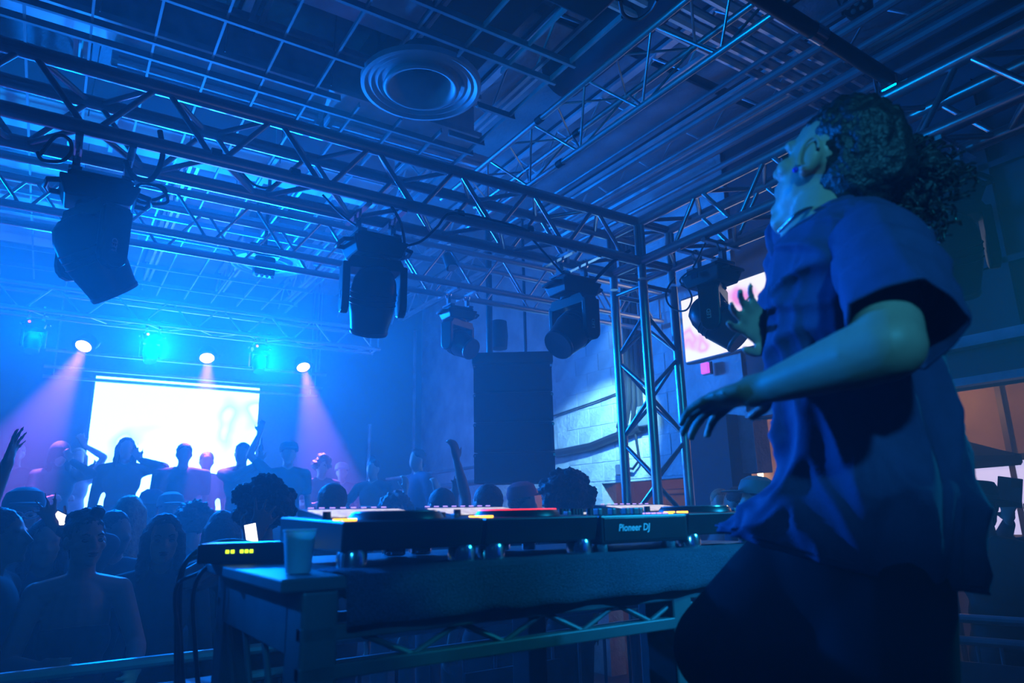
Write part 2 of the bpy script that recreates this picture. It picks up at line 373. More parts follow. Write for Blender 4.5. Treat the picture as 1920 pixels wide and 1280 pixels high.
b = MB(); b.tube([(WX-0.04, 6.6, 2.72), (WX-0.04, 5.8, 2.78), (WX-0.04, 5.0, 2.86)], 0.01); b.build('signal_cable', rubber, cdt, True)
# back wall conduits
for i, (x, z0, z1) in enumerate(((4.80, 1.0, 4.6), (4.05, 1.0, 3.0))):
    t = tag(MB().cyl((x, WY-0.04, z0), (x, WY-0.04, z1), 0.025).build('conduit', galv), ('tall pale conduit up the wall corner beyond the loudspeaker array', 'shorter pale conduit on the dark back wall')[i], 'pipe')
b = MB(); b.cyl((3.55, 8.3, 1.88), (4.8, 6.5, 2.06), 0.035); b.cyl((3.55, 8.3, 2.06), (4.8, 6.5, 2.24), 0.02)
tag(b.build('hand_rail', bar_m, smooth=True), 'sloping pale handrail between the stage and the loudspeaker array', 'railing')
# risers
b = MB(); b.box((1.0, 0.0, 0.31), (5.2, 4.6, 0.62)); struct(b.build('stage_floor', floorm))
b = MB(); b.box((0.9, 8.35, 0.35), (8.0, 3.7, 0.7)); struct(b.build('stage_floor_back', floorm))

# ------------------------------------------------------------------ ceiling fittings
pan = MB(); pan.box((0, 0, 0), (0.80, 2.2, 0.03), ch=0.006); p0 = pan.build('panel', deckm, ceil); pd = p0.data; k = 0
for i in range(9):
    for j in range(5):
        o = p0 if k == 0 else link('panel', pd, ceil); k += 1
        o.location = (-2.4+i*0.9, -0.2+j*2.3, H-0.03)
for i in range(10):
    x = -2.85+i*0.9
    jt = thing('roof_joist', 'open web steel roof joist running toward the far stage under the metal deck', 'joist', (x, 3.5, 4.6), 'roof joists')
    for dx in (-0.03, 0.03):
        b = MB(); b.box((x+dx, 3.5, 4.62), (0.025, 12.5, 0.03)); b.build('bottom_chord', galv, jt)
    b = MB(); b.box((x, 3.5, 4.93), (0.06, 12.5, 0.03)); b.build('top_chord', galv, jt)
    b = MB(); y = -2.5
    while y < 9.5:
        b.cyl((x, y, 4.63), (x, y+0.3, 4.92), 0.010, n=5); b.cyl((x, y+0.3, 4.92), (x, y+0.6, 4.63), 0.010, n=5); y += 0.6
    b.build('web', galv, jt)['kind'] = 'stuff'
cg = thing('suspended_grid', 'bare suspended ceiling grid of thin metal runners without tiles', 'ceiling grid', (1.5, 5.2, 4.2))
def spans(c, a0, a1, holes):
    out = []; cur = a0
    for h0, h1 in holes:
        if h1 > cur and h0 < a1: out.append((cur, h0)); cur = h1
    out.append((cur, a1)); return out
for i in range(14):
    x = -1.59+i*0.3; b = MB()
    for u0, u1 in spans(x, 2.34, 8.8, [(3.09, 3.87), (6.75, 7.53)] if abs(x-1.667) < .39 else []):
        b.box((x, (u0+u1)/2, 4.2), (0.013, u1-u0, 0.016)); b.box((x, (u0+u1)/2, 4.215), (0.004, u1-u0, 0.03))
    b.build('runner', gridm, cg)
for y in (2.8, 3.0, 3.46, 3.86, 4.02, 4.28, 4.75, 5.15, 5.6, 6.05, 6.4, 6.85, 7.8, 8.4):
    b = MB(); hole = [(1.28, 2.06)] if min(abs(y-3.483), abs(y-7.14)) < .39 else []
    for u0, u1 in spans(y, -1.65, 2.35, hole):
        b.box(((u0+u1)/2, y, 4.19), (u1-u0, 0.02, 0.016)); b.box(((u0+u1)/2, y, 4.21), (u1-u0, 0.005, 0.035))
    b.build('cross_runner', gridm, cg)
for i in range(15):
    x, y = -1.3+(i % 5)*0.62, (3.75, 4.9, 6.6)[i//5]; b = MB(); b.cyl((x, y, 4.2), (x+0.02, y, 4.95), 0.004, n=5); b.build('hanger_wire', gridm, cg)
def duct(name, label, p0, p1, m=galv):
    t = thing(name, label, 'duct', [(a+c)/2 for a, c in zip(p0, p1)])
    c = [(a+d)/2 for a, d in zip(p0, p1)]; s = [abs(a-d) for a, d in zip(p0, p1)]
    b = MB(); b.box(c, s, ch=0.01); b.build('duct_body', m, t)
    ax = 0 if s[0] > s[1] else 1; q = min(p0[ax], p1[ax])+0.5
    while q < max(p0[ax], p1[ax]):
        cc = list(c); cc[ax] = q; ss = [v+0.04 for v in s]; ss[ax] = 0.03
        b = MB(); b.box(cc, ss); b.build('duct_flange', m, t); q += 1.1
    return t
duct('air_duct', 'wide pale rectangular air duct crossing above the grid near the round diffuser', (-2.2, 3.0, 4.5), (1.55, 3.5, 4.85))
duct('air_duct', 'pale rectangular air duct crossing between the two long trusses', (-2.6, 5.1, 4.35), (2.2, 5.6, 4.7), whitep)
duct('air_duct', 'dark supply duct feeding both round diffusers', (1.55, 2.3, 4.71), (2.25, 7.9, 4.95), darkw)
b = MB(); b.cyl((2.72, 1.2, 4.62), (2.72, 3.4, 4.62), 0.17, n=20); tag(b.build('round_duct', darkw, smooth=True), 'dark round duct ending beside the black hanging box', 'duct')
b = MB(); b.box((-0.3, 4.1, 4.34), (5.4, 0.26, 0.04)); b.box((-0.3, 4.1, 4.5), (5.4, 0.03, 0.3)); b.box((-0.3, 4.1, 4.66), (5.4, 0.26, 0.04))
struct(b.build('beam', galv))
for i in range(3):
    y = 6.2+i*0.75
    b = MB(); b.box((-1.5, y, 4.32), (2.9, 0.55, 0.05), ch=0.01)
    tag(b.build('soffit_panel', whitep), ('pale ceiling panel beyond the first moving head, closest to the near truss', 'pale ceiling panel in the middle of the three beyond the first moving head', 'pale ceiling panel of the three closest to the far stage')[i], 'ceiling panel')
def strip_light(x0, x1, y, z, label):
    t = thing('strip_light', label, 'light', ((x0+x1)/2, y, z), 'strip lights in the ceiling')
    b = MB(); b.box(((x0+x1)/2, y, z+0.05), (x1-x0, 0.14, 0.06), ch=0.008); b.build('housing', whitep, t)
    for dy in (-0.04, 0.04):
        b = MB(); b.cyl((x0+0.03, y+dy, z), (x1-0.03, y+dy, z), 0.016, n=10); b.build('tube', white, t, True)
    for x in (x0+0.02, x1-0.02):
        b = MB(); b.box((x, y, z+0.01), (0.03, 0.13, 0.05)); b.build('lamp_holder', whitep, t)
strip_light(0.02, 1.28, 4.26, 4.245, 'unlit white strip light above the long truss, further from the round diffuser')
strip_light(1.32, 2.60, 4.26, 4.245, 'unlit white strip light above the long truss, reaching the triangular truss')
strip_light(0.45, 1.45, 7.22, 4.25, 'pale strip light beside the far round diffuser')
diffm = mat('diffuser_enamel', (0.34, 0.36, 0.38), 0.5, var=0.1)
def diffuser(x, y, z, label):
    t = thing('air_diffuser', label, 'air diffuser', (x, y, z), 'round air diffusers')
    M = Mx.Translation((x, y, z))
    b = MB()
    b.lathe([(0.375, 0.035), (0.372, 0.0), (0.35, -0.004), (0.33, 0.012), (0.31, 0.006), (0.29, 0.022), (0.27, 0.016), (0.25, 0.034), (0.225, 0.028), (0.22, 0.0)], M, 48, cap=False)
    b.build('outer_cone', diffm, t, True)
    b = MB(); b.lathe([(0.235, 0.0), (0.222, -0.012), (0.205, -0.004), (0.190, 0.03), (0.165, 0.10), (0.128, 0.20)], M, 40, cap=False); ic = b.build('inner_cone', diffm, t, True, 3); q_ = ic.modifiers.new('t', 'SOLIDIFY'); q_.thickness = .004
    b = MB(); b.lathe([(0.127, 0.2), (0.12, 0.27), (0.0001, 0.27)], M, 32, cap=False); b.build('neck', darkc, t, True)  # neck closed in a dark colour that stands for the shade inside
diffuser(1.667, 3.483, 4.2, 'big round cone air diffuser above the long near truss')
diffuser(1.67, 7.14, 4.2, 'round cone air diffuser glowing blue above the far stage lights')
t = thing('hanging_box', 'black box hung from the ceiling beside the triangular truss', 'box', (1.75, 2.0, 4.0))
b = MB(); b.box((1.75, 2.0, 4.2), (0.56, 0.54, 0.4), ch=0.015); b.build('box_body', black, t)
b = MB(); b.cyl((1.85, 2.1, 4.39), (1.85, 2.1, 4.95), 0.012); b.build('hanger', blackm, t)
for i, (yy, zz) in enumerate(((2.55, 4.5), (2.45, 4.52), (2.34, 4.5), (2.22, 4.52), (2.1, 4.5))):
    b = MB(); b.cyl((2.3, yy, zz), (4.7, yy, zz), 0.04 if i % 2 else 0.03, n=10)
    tag(b.build('ceiling_pipe', galv, smooth=True), 'grey pipe in the bundle crossing above the triangular truss', 'pipe', 'pipe bundle above the triangular truss')
for i, x in enumerate((3.55, 3.75, 3.98, 4.2, 4.45)):
    b = MB(); b.cyl((x, -0.5, 4.42), (x, 5.5, 4.42), (0.018, 0.03, 0.022, 0.04, 0.025)[i], n=10)
    tag(b.build('ceiling_conduit', greyp, smooth=True), 'thin conduit running along the ceiling beside the right wall', 'pipe', 'ceiling conduits')

# ------------------------------------------------------------------ trusses
UNIT = MB(); UNIT.cyl((0, 0, 0), (0, 0, 1), 1, n=10)
for f in UNIT.bm.faces: f.smooth = len(f.verts) == 4
rod_me = bpy.data.meshes.new('rod'); UNIT.bm.to_mesh(rod_me); UNIT.bm.free(); rod_me.materials.append(alu)
def rod(name, p0, p1, r, parent):
    p0, p1 = V(p0), V(p1); o = bpy.data.objects.new(name, rod_me); C.objects.link(o); o.parent = parent
    q = (p1-p0).to_track_quat('Z', 'Y'); base = BASES[parent.name]
    o.matrix_local = Mx.LocRotScale(p0-base, q, V((r, r, (p1-p0).length))); return o
S = 0.283
def box_truss(name, label, o, ax, e1, e2, L, per, ph=0.0, rc=0.033, rb=0.0135, s=S, faces=(0, 1, 2, 3)):
    """four chords from o along ax; e1, e2 span the section; zigzag braces on its faces"""
    o, ax, e1, e2 = V(o), V(ax), V(e1), V(e2)
    t = thing(name, label, 'truss', o)
    cs = [o, o+e1*s, o+e1*s+e2*s, o+e2*s]
    for c in cs: rod('chord', c, c+ax*L, rc, t)
    for fi in faces:
        a, c = cs[fi], cs[(fi+1) % 4]
        x = ph - per*(0.5 if fi % 2 else 0.0)
        k = 0
        while x < L:
            x1 = x+per/2
            pa, pc = (a, c) if k % 2 == 0 else (c, a)
            u0, u1 = max(x+0.02, 0.0), min(x1-0.02, L)
            if u1-u0 > 0.12 and x > -0.05 and x1 < L+0.05: rod('brace', pa+ax*u0, pc+ax*u1, rb, t)
            x = x1; k += 1
    for x in (0.03, L-0.03):
        for fi in range(4): rod('end_frame', cs[fi]+ax*x, cs[(fi+1) % 4]+ax*x, rb*1.1, t)
    return t
Y0, X0 = 3.2, 3.18
ZT, ZB = 1.6+0.601*Y0, 1.6+0.5125*Y0
# top nodes along the near truss sit at x = .231 + .51 k
fx = -1.6
box_truss('long_truss', 'long aluminium box truss carrying three black moving heads above the DJ table', (fx, Y0, ZB), (1, 0, 0), (0, 0, 1), (0, 1, 0), X0-fx, 0.512, ((0.231-0.256)-fx) % 0.512)
box_truss('side_truss', 'aluminium box truss running back from the tower above the DJ', (X0, Y0, ZB), (0, -1, 0), (0, 0, 1), (1, 0, 0), 4.6, 0.512, 0.28)
t = thing('corner_block', 'square corner block joining both trusses on top of the tower', 'truss', (X0, Y0, ZB))
for dx in (0, S):
    for dy in (0, S): rod('post', (X0+dx, Y0+dy, ZB-0.12), (X0+dx, Y0+dy, ZT+0.02), 0.029, t)
for z in (ZB, ZT):
    for p, q in (((0, 0), (S, 0)), ((S, 0), (S, S)), ((S, S), (0, S)), ((0, S), (0, 0))):
        rod('corner_tube', (X0+p[0], Y0+p[1], z), (X0+q[0], Y0+q[1], z), 0.029, t)
    rod('diagonal', (X0, Y0+S, z), (X0+S, Y0, z), 0.0115, t)
box_truss('truss_tower', 'upright aluminium box truss tower at the corner behind the decks', (X0, Y0, 0.02), (0, 0, 1), (1, 0, 0), (0, 1, 0), ZB-0.16, 0.555, 0.10)
b = MB(); b.box((X0+S/2, Y0+S/2, 0.01), (0.5, 0.5, 0.02)); tag(b.build('base_plate', blackm), 'steel base plate under the truss tower', 'plate')
# triangular ceiling truss along y
h = 2.32; TX, TZ = h*0.9643, 1.6+h; ts = h*0.1254
t = thing('triangular_truss', 'three chord aluminium truss hung high and running over the long truss', 'truss', (TX, 2.2, TZ))
tc_ = [V((TX, 0, TZ)), V((TX+ts, 0, TZ)), V((TX+ts/2, 0, TZ-ts*0.866))]
yy0, yy1 = -0.8, 4.3
for c in tc_: rod('chord', c+V((0, yy0, 0)), c+V((0, yy1, 0)), 0.018, t)
for a, c, ph in ((0, 1, 0), (1, 2, 0.24), (2, 0, 0.0)):
    y = yy0+ph
    k = 0
    while y < yy1-0.3:
        pa, pc = (tc_[a], tc_[c]) if k % 2 == 0 else (tc_[c], tc_[a])
        rod('brace', pa+V((0, y+0.01, 0)), pc+V((0, y+0.25, 0)), 0.007, t); y += 0.26; k += 1
for y in (1.0, 3.0):
    for c in tc_: b = MB(); b.cyl(c+V((0, y, 0)), c+V((0, y+0.05, 0)), 0.023, n=12); b.build('coupler', blackm, t, True)
box_truss('middle_truss', 'aluminium box truss crossing the dance floor beyond the long truss', (-2.4, 4.6, 3.38), (1, 0, 0), (0, 0, 1), (0, 1, 0), 7.2, 0.5, 0.1, rc=0.025, rb=0.010, s=0.29, faces=(0, 2))
box_truss('stage_truss', 'aluminium box truss above the far stage screen', (-2.6, 8.0, 3.65), (1, 0, 0), (0, 0, 1), (0, 1, 0), 5.9, 0.52, 0.1, rc=0.025, rb=0.010, s=0.25, faces=(0, 3))
# lower bars of the far stage
for i, (z, y) in enumerate(((3.50, 9.15), (3.34, 9.3), (3.26, 9.5))):
    b = MB(); b.cyl((-0.2, y, z), (3.0, y, z), 0.022, n=10)
    for x in (-0.1, 2.9): b.cyl((x, y, z), (x, y, 4.98), 0.008, n=6)
    tag(b.build('lighting_bar', alu, smooth=True), ('uppermost thin bar above the stage screen, carrying the magenta lights', 'middle thin bar above the stage screen', 'lowest thin bar right above the stage screen')[i], 'bar')
pipe = thing('black_pipe', 'thick black pipe clamped across onto the truss above the DJ', 'pipe', (2.4, 1.44, 3.63))
b = MB(); b.cyl((1.2, 1.44, 3.66), (3.2, 1.44, 3.60), 0.036, n=16); b.build('tube', blackm, pipe, True)
b = MB(); b.cyl((2.55, 1.44, 3.6195), (2.63, 1.44, 3.617), 0.041, n=16); b.build('coupling_sleeve', chrome, pipe, True)
b = MB(); b.box((3.18, 1.44, 3.575), (0.06, 0.09, 0.07), ch=0.01); b.cyl((3.18, 1.36, 3.56), (3.18, 1.53, 3.56), 0.012); b.cyl((3.16, 1.5, 3.5), (3.16, 1.5, 3.64), 0.01); b.build('pipe_clamp', chrome, pipe)

# ------------------------------------------------------------------ moving heads
def ring_pts(c, u, v, r, n=18, a0=0, a1=2*PI): return [V(c)+V(u)*r*math.cos(a0+(a1-a0)*i/n)+V(v)*r*math.sin(a0+(a1-a0)*i/n) for i in range(n+1)]
def moving_head(label, top, axis_deg, tilt_deg, along=(1, 0, 0), sc=1.0, led=True, group='moving heads on the near trusses', lens='glass', simple=False, flip=1):
    """top: underside of the truss tubes; axis_deg: heading of the tilt axis; tilt from straight down"""
    top = V(top); t = thing('moving_head', label, 'stage light', top, group)
    a = V((math.cos(math.radians(axis_deg)), math.sin(math.radians(axis_deg)), 0)); p = V((-a.y, a.x, 0)); z = V((0, 0, 1))
    al = V(along); ac = V((-al.y, al.x, 0))
    def fr(x, y, zz, o): mm = Mx((x, y, zz)).transposed().to_4x4(); mm.translation = o; return mm
    k = sc
    MB_ = fr(al, ac, z, top)
    b = MB(); b.hexa([V(q)*k for q in ((-.125, -.09, -.185), (.125, -.09, -.185), (.125, .09, -.185), (-.125, .09, -.185), (-.155, -.115, -.10), (.155, -.115, -.10), (.155, .115, -.10), (-.155, .115, -.10))], MB_)
    b.box((0, 0, -.085*k), (.25*k, .19*k, .04*k), MB_, ch=0.012)
    bo = b.build('base', black, t)
    bmod = bo.modifiers.new('bv', 'BEVEL'); bmod.width = 0.012*k; bmod.segments = 2
    for s in (-1, 1):
        b = MB(); b.tube([MB_ @ (V(q)*k) for q in ((s*.14, -.07, -.12), (s*.19, -.06, -.125), (s*.20, 0, -.13), (s*.19, .06, -.125), (s*.14, .07, -.12))], 0.012*k); b.build('handle', black, t, True)
        b = MB(); b.box((s*.10*k, 0, -.055*k), (.05*k, .16*k, .015*k), MB_); b.box((s*.10*k, 0, -.02*k), (.03*k, .04*k, .09*k), MB_); b.box((s*.10*k, 0, .062), (.03*k, .33, .02), MB_)
        b.tube(ring_pts(MB_ @ V((s*.10*k, 0, .05)), ac, z, .038, 14, -1.2, 4.2), .008, 6); b.build('clamp', chrome, t, True)
    b = MB(); b.cyl(top+z*-.18*k, top+z*-.205*k, .085*k, n=24); b.build('pan_joint', blackm, t, True)
    Y = fr(a, p, z, top)
    b = MB(); b.hexa([V(q)*k for q in ((-.165, -.06, -.26), (.165, -.06, -.26), (.165, .06, -.26), (-.165, .06, -.26), (-.13, -.07, -.2), (.13, -.07, -.2), (.13, .07, -.2), (-.13, .07, -.2))], Y)
    yk = b.build('yoke_bridge', black, t)
    for s in (-1, 1):
        b = MB(); prof = []
        pts = [(-.062, -.23), (.062, -.23), (.060, -.44)]+[(.060*math.cos(q), -.44-.06*math.sin(q)) for q in (0.5, 1.0, 1.57, 2.1, 2.6)]+[(-.060, -.44)]
        o_ = [Y @ (V((s*.172, u, v))*k) for u, v in pts]; i_ = [Y @ (V((s*.132, u, v))*k) for u, v in pts]
        nn = len(pts); b._add(o_+i_, [list(range(nn)), list(range(nn, 2*nn))[::-1]]+[(i, nn+i, nn+(i+1) % nn, (i+1) % nn) for i in range(nn)])
        ar = b.build('yoke_arm', black, t)
        m2 = ar.modifiers.new('bv', 'BEVEL'); m2.width = 0.008*k; m2.segments = 2; m2.limit_method = 'ANGLE'
        if led:
            me = TXT_LED.copy(); me.materials.append(white)
            lo = link('lettering', me, ar)
            # reads upward along the arm, facing outward
            X_ = z; Z_ = a*s; Y_ = Z_.cross(X_)
            mm = fr(X_, Y_, Z_, (Y @ (V((s*.1735, -.005, -.40))*k))-BASES[t.name]); lo.matrix_local = mm @ Mx.Scale(k*1.0, 4)
    tl = math.radians(tilt_deg); hd = (-z*math.cos(tl)+p*math.sin(tl)*flip).normalized()
    hc = top+z*-.40*k
    Hm = fr(a, hd.cross(a), hd, hc)
    b = MB(); b.lathe([(0.0001, -.17*k), (.05*k, -.165*k), (.088*k, -.14*k), (.112*k, -.09*k), (.122*k, -.02*k), (.120*k, .05*k), (.108*k, .12*k), (.100*k, .17*k), (.096*k, .195*k), (.080*k, .195*k), (.078*k, .17*k)], Hm, 28); b.build('lamp_head', black, t, True, 0.9)
    b = MB()
    for q in (-.03, .0, .03): b.lathe([(.1215*k, q*k-.004), (.1255*k, q*k), (.1215*k, q*k+.004)], Hm, 28)
    b.build('cooling_rib', blackm, t, True)
    b = MB(); b.lathe([(.079*k, .165*k), (.06*k, .178*k), (.03*k, .186*k), (.0001, .188*k)], Hm, 24); b.build('lens', {'glass': glass, 'frost': frost}[lens], t, True)
    b = MB(); b.lathe([(.100*k, .176*k), (.103*k, .186*k), (.098*k, .199*k), (.082*k, .197*k)], Hm, 28); b.build('lens_rim', greyp, t, True)
    b = MB(); b.box((0.02*k, .132*k, -.13*k), (.05*k, .006, .035*k), MB_); b.build('display', glass, t)
    return t
zb = ZB-0.105
moving_head('black moving head closest of the three on the long truss, lettering upright on its arm', (0.04, 3.34, zb), -62, 40)
moving_head('black moving head in the middle of the long truss, seen from behind', (1.33, 3.34, zb), -10, 28, led=True)
moving_head('black moving head on the long truss beside the tower, lens turned this way', (2.69, 3.34, zb), -84, -50)
moving_head('black moving head on the side truss in front of the pink wall screen', (3.32, 2.74, zb), -150, 44, along=(0, 1, 0))
moving_head('large black moving head on the side truss behind the head of the DJ', (3.32, 1.38, zb), -60, 30, along=(0, 1, 0), sc=1.05)
moving_head('black moving head at the start of the long truss, mostly cut off', (-0.98, 3.34, zb), -60, 30)
moving_head('dim moving head with a round frosted face on the middle truss', (2.62, 4.745, 3.29), 20, -60, sc=0.85, lens='frost', led=False, group='moving heads beyond the long truss')
for i, (x, y, z) in enumerate(((-0.29, 8.125, 3.61), (0.75, 8.125, 3.61), (1.87, 8.125, 3.61))):
    t = moving_head(('hazy moving head over the far stage nearest the left wall', 'hazy moving head over the far stage between two magenta lights, above the screen', 'hazy moving head over the far stage beside the last magenta light')[i], (x, y, z), 0, -20, sc=0.62, led=False, lens='frost', group='moving heads over the far stage')
    b = MB(); b.ell((x-.05, 8.04, z-.075), 0.012); b.build('status_light', red_led, t)
# lit pars
for i, (x, tx) in enumerate(((0.156, -0.75), (1.452, 1.30), (2.636, 2.85))):
    c = V((x, 9.0, 3.56)); d = (V((tx, 7.4, 1.2))-c).normalized()
    t = thing('par_light', ('glowing magenta stage light nearest the left wall', 'glowing magenta stage light above the middle of the stage screen', 'glowing magenta stage light past the end of the stage screen')[i], 'stage light', c, 'magenta stage lights')
    q = d.to_track_quat('Z', 'Y').to_matrix().to_4x4(); q.translation = c
    b = MB(); b.lathe([(.05, -.14), (.09, -.11), (.115, -.02), (.118, .02), (.108, .02)], q, 24); b.build('housing', black, t, True)
    b = MB(); b.lathe([(.108, .012), (.05, .03), (.0001, .034)], q, 20); b.build('lens', par_on, t, True)
    b = MB(); b.tube([c+V((.115, 0, 0)), c+V((.15, .03, .05)), c+V((.14, .12, .03)), c+V((.05, .15, -.05)), c+V((.0, .15, -.06))], .010); b.build('bracket', galv, t, True)
# blinder under the far diffuser
t = thing('blinder_light', 'four lamp moving bar hanging before the far round diffuser', 'stage light', (1.23, 5.4, 3.4))
c = aD(495, 500, 5.5)
b = MB(); b.box(c+V((0, 0, .0)), (.16, .10, .16), ch=.02); b.build('lamp_body', black, t)
b = MB(); b.box(c+V((0, 0, .13)), (.26, .12, .09), ch=.02); b.build('base', black, t)
b = MB(); b.cyl(c+V((0, 0, .17)), c+V((0, 0, .75)), .014); b.build('hanger_pole', blackm, t)
for i in range(4):
    b = MB(); b.ell(c+V((-.06+i*.04, -.03, -.085)), (.012, .02, .016)); b.build('lamp', white, t, True)
# par can up high on the right
c = aY(1608, 10, 1.9); t = thing('led_par', 'dark LED par can hung above the black pipe, ring of small lenses', 'stage light', c)
q = (V((-0.9, -0.3, -0.15))).to_track_quat('Z', 'Y').to_matrix().to_4x4(); q.translation = c
b = MB(); b.lathe([(.03, -.15), (.07, -.13), (.085, -.02), (.085, .03), (.075, .03)], q, 24); b.build('housing', black, t, True)
for i in range(7):
    r_, an = (0, 0) if i == 6 else (.05, i*PI/3)
    b = MB(); b.ell(q @ V((r_*math.cos(an), r_*math.sin(an), .03)), .018); b.build('small_lens', frost, t, True)
b = MB(); b.tube([c+V((0, .1, 0)), c+V((0, .12, .15)), c+V((0, 0, .3)), c+V((0, -.12, .15)), c+V((0, -.1, 0))], .008); b.build('bracket', blackm, t, True)
b = MB(); b.cyl(c+V((0, 0, .3)), c+V((0, 0, 1.1)), .01); b.build('hanger', blackm, t)
# grey lamp on the middle truss
c = aY(838, 478, 4.7); t = thing('small_spot', 'small bright clamp light on the middle truss', 'stage light', c)
b = MB(); b.cyl(c, c+V((.02, -.05, -.12)), .04, .05, n=14); b.build('housing', black, t, True)
b = MB(); b.cyl(c+V((.02, -.05, -.122)), c+V((.02, -.051, -.125)), .045, n=14); b.build('lens', white, t)
b = MB(); b.tube([c+V((0, 0, .02)), c+V((0, .02, .1)), c+V((.05, .04, .12))], .01); b.build('clamp', chrome, t, True)

# cables looping round the trusses and lights
def cable(label, pts, r=0.008, cat='cable'):
    # smooth through the points
    P = [V(p) for p in pts]; out = []
    for i in range(len(P)-1):
        p0, p1, p2, p3 = P[max(i-1, 0)], P[i], P[i+1], P[min(i+2, len(P)-1)]
        for j in range(7):
            u = j/7; out.append(0.5*((2*p1)+(p2-p0)*u+(2*p0-5*p1+4*p2-p3)*u*u+(3*p1-p0-3*p2+p3)*u**3))
    out.append(P[-1]); b = MB(); b.tube(out, r, 7)
    return tag(b.build('cable', rubber, smooth=True), label, cat, 'cables on the trusses')
def at(pts, Y): return [aY(x, y, Y+dy) for x, y, dy in pts]
cable('coiled cable hanging beside the base of the first moving head', at([(250, 330, 0), (275, 345, -.03), (305, 350, 0), (310, 365, .02), (280, 375, .03), (255, 360, 0), (265, 345, -.02), (300, 352, -.03), (315, 375, 0), (300, 382, .02), (262, 378, .02), (248, 362, 0)], 3.3), .007)
cable('loop of cable hanging under the start of the long truss', at([(75, 290, 0), (105, 255, -.03), (130, 262, 0), (133, 285, .02), (115, 302, .02), (80, 300, 0), (70, 285, 0)], 3.25), .008)
cable('cable arching from the first moving head up to the long truss', at([(235, 300, 0), (245, 325, .02), (268, 338, .03), (290, 330, .02), (305, 290, 0), (300, 245, 0)], 3.22), .012)
cable('cable swinging from the long truss to the middle moving head', at([(757, 462, .1), (790, 452, .02), (820, 425, 0), (845, 400, -.05), (905, 408, -.05), (985, 430, -.03), (1000, 450, 0), (1035, 490, .06), (1062, 520, .1)], 3.2), .007)
cable('thin cable drooping onto the middle moving head', at([(605, 365, 0), (640, 402, .04), (680, 430, .1), (720, 447, .12)], 3.25), .006)
cable('cable curling over the middle moving head', at([(730, 380, 0), (750, 415, 0), (758, 450, .05), (757, 480, .1)], 3.2), .008)
cable('cable running from the tower to the moving head beside it', at([(1180, 470, 0), (1150, 490, 0), (1125, 515, .05), (1110, 532, .1)], 3.2), .012)
cable('round cable loop hanging before the tower by the side truss', [aX(x, y, 3.25) for x, y in ((1265, 520), (1250, 545), (1252, 568), (1270, 582), (1288, 580), (1297, 560), (1290, 540), (1275, 525), (1300, 500), (1320, 460), (1345, 420))], .006)
cable('thin cable drooping below the middle of the long truss', at([(455, 325, .0), (475, 345, 0), (500, 352, 0), (520, 342, 0)], 3.45), .006)
cable('cable drooping from the ceiling beside the black hanging box', [aZ(x, y, 4.1) for x, y in ((1162, 0), (1170, 28), (1195, 37), (1220, 20), (1232, 0))], .010)
for i, (x, y, Y) in enumerate(((405, 292, 3.2), (552, 328, 3.2), (860, 404, 3.2), (990, 432, 3.2))):
    c = aY(x, y, Y); b = MB(); b.cyl(c+V((-.022, 0, 0)), c+V((.022, 0, 0)), .034, n=14)
    tag(b.build('tape_wrap', rubber, smooth=True), 'turn of black tape around the lower tube of the long truss', 'tape', 'tape wraps on the long truss')

# ------------------------------------------------------------------ screens, loudspeakers
ls = thing('stage_screen', 'large bright white stage screen behind the far dancers', 'screen', (1.34, 10.0, 0.7))
b = MB(); b.box((1.34, 10.05, 2.57), (2.04, 0.08, 1.72), ch=.01); b.build('cabinet', black, ls)
b = MB(); b.box((1.34, 10.0, 2.57), (1.99, 0.012, 1.66)); b.build('picture', stage_lcd, ls)
for x in (.5, 2.18): b = MB(); b.box((x, 10.06, 1.21), (.06, .06, 1.02)); b.build('support_leg', blackm, ls)
tv = thing('side_screen', 'wall screen with a pink and white picture beyond the tower', 'screen', (4.9, 3.9, 2.9))
for (xx, mname, yz) in ((4.90, side_lcd, None),):
    b = MB(); b.box((4.92, 3.66, 3.255), (0.05, 1.56, 0.64), ch=.008); b.build('bezel', black, tv)
    b = MB(); b.box((4.893, 3.66, 3.255), (0.01, 1.53, 0.6)); b.build('picture', side_lcd, tv)
c = aX(1322, 690, 4.85); sg = thing('lit_sign', 'small glowing magenta sign below the wall screen', 'sign', c)
b = MB(); b.box(c, (0.03, 0.085, 0.1), ch=.008); b.build('lit_face', mag_on, sg)
b = MB(); b.box(c+V((0.03, 0, 0)), (0.03, 0.1, 0.115)); b.build('back_box', black, sg)
pc = aD(963, 780, 5.9); va = math.atan2(-(pc.x), -(pc.y))
pa = thing('line_array', 'tall dark blue loudspeaker array of four stacked cabinets hung before the block wall', 'loudspeaker', pc)
fwd_ = V((-pc.x, -pc.y, 0)).normalized(); rt_ = V((fwd_.y, -fwd_.x, 0))
rt_ = -V((-fwd_.y, fwd_.x, 0)) if False else V((-fwd_.y, fwd_.x, 0))
PM = Mx((rt_, -fwd_, V((0, 0, 1)))).transposed().to_4x4(); PM.translation = pc
PM = PM @ Mx.Rotation(math.radians(-2), 4, 'X')
pam = mat('speaker_black', (0.010, 0.011, 0.014), 0.9); pgr = mat('speaker_grille', (0.012, 0.013, 0.017), 0.95, var=0.3, scale=120)
b = MB(); b.box((0, .1, .50), (.70, .34, .10), PM, ch=.01); b.build('rigging_frame', pam, pa)
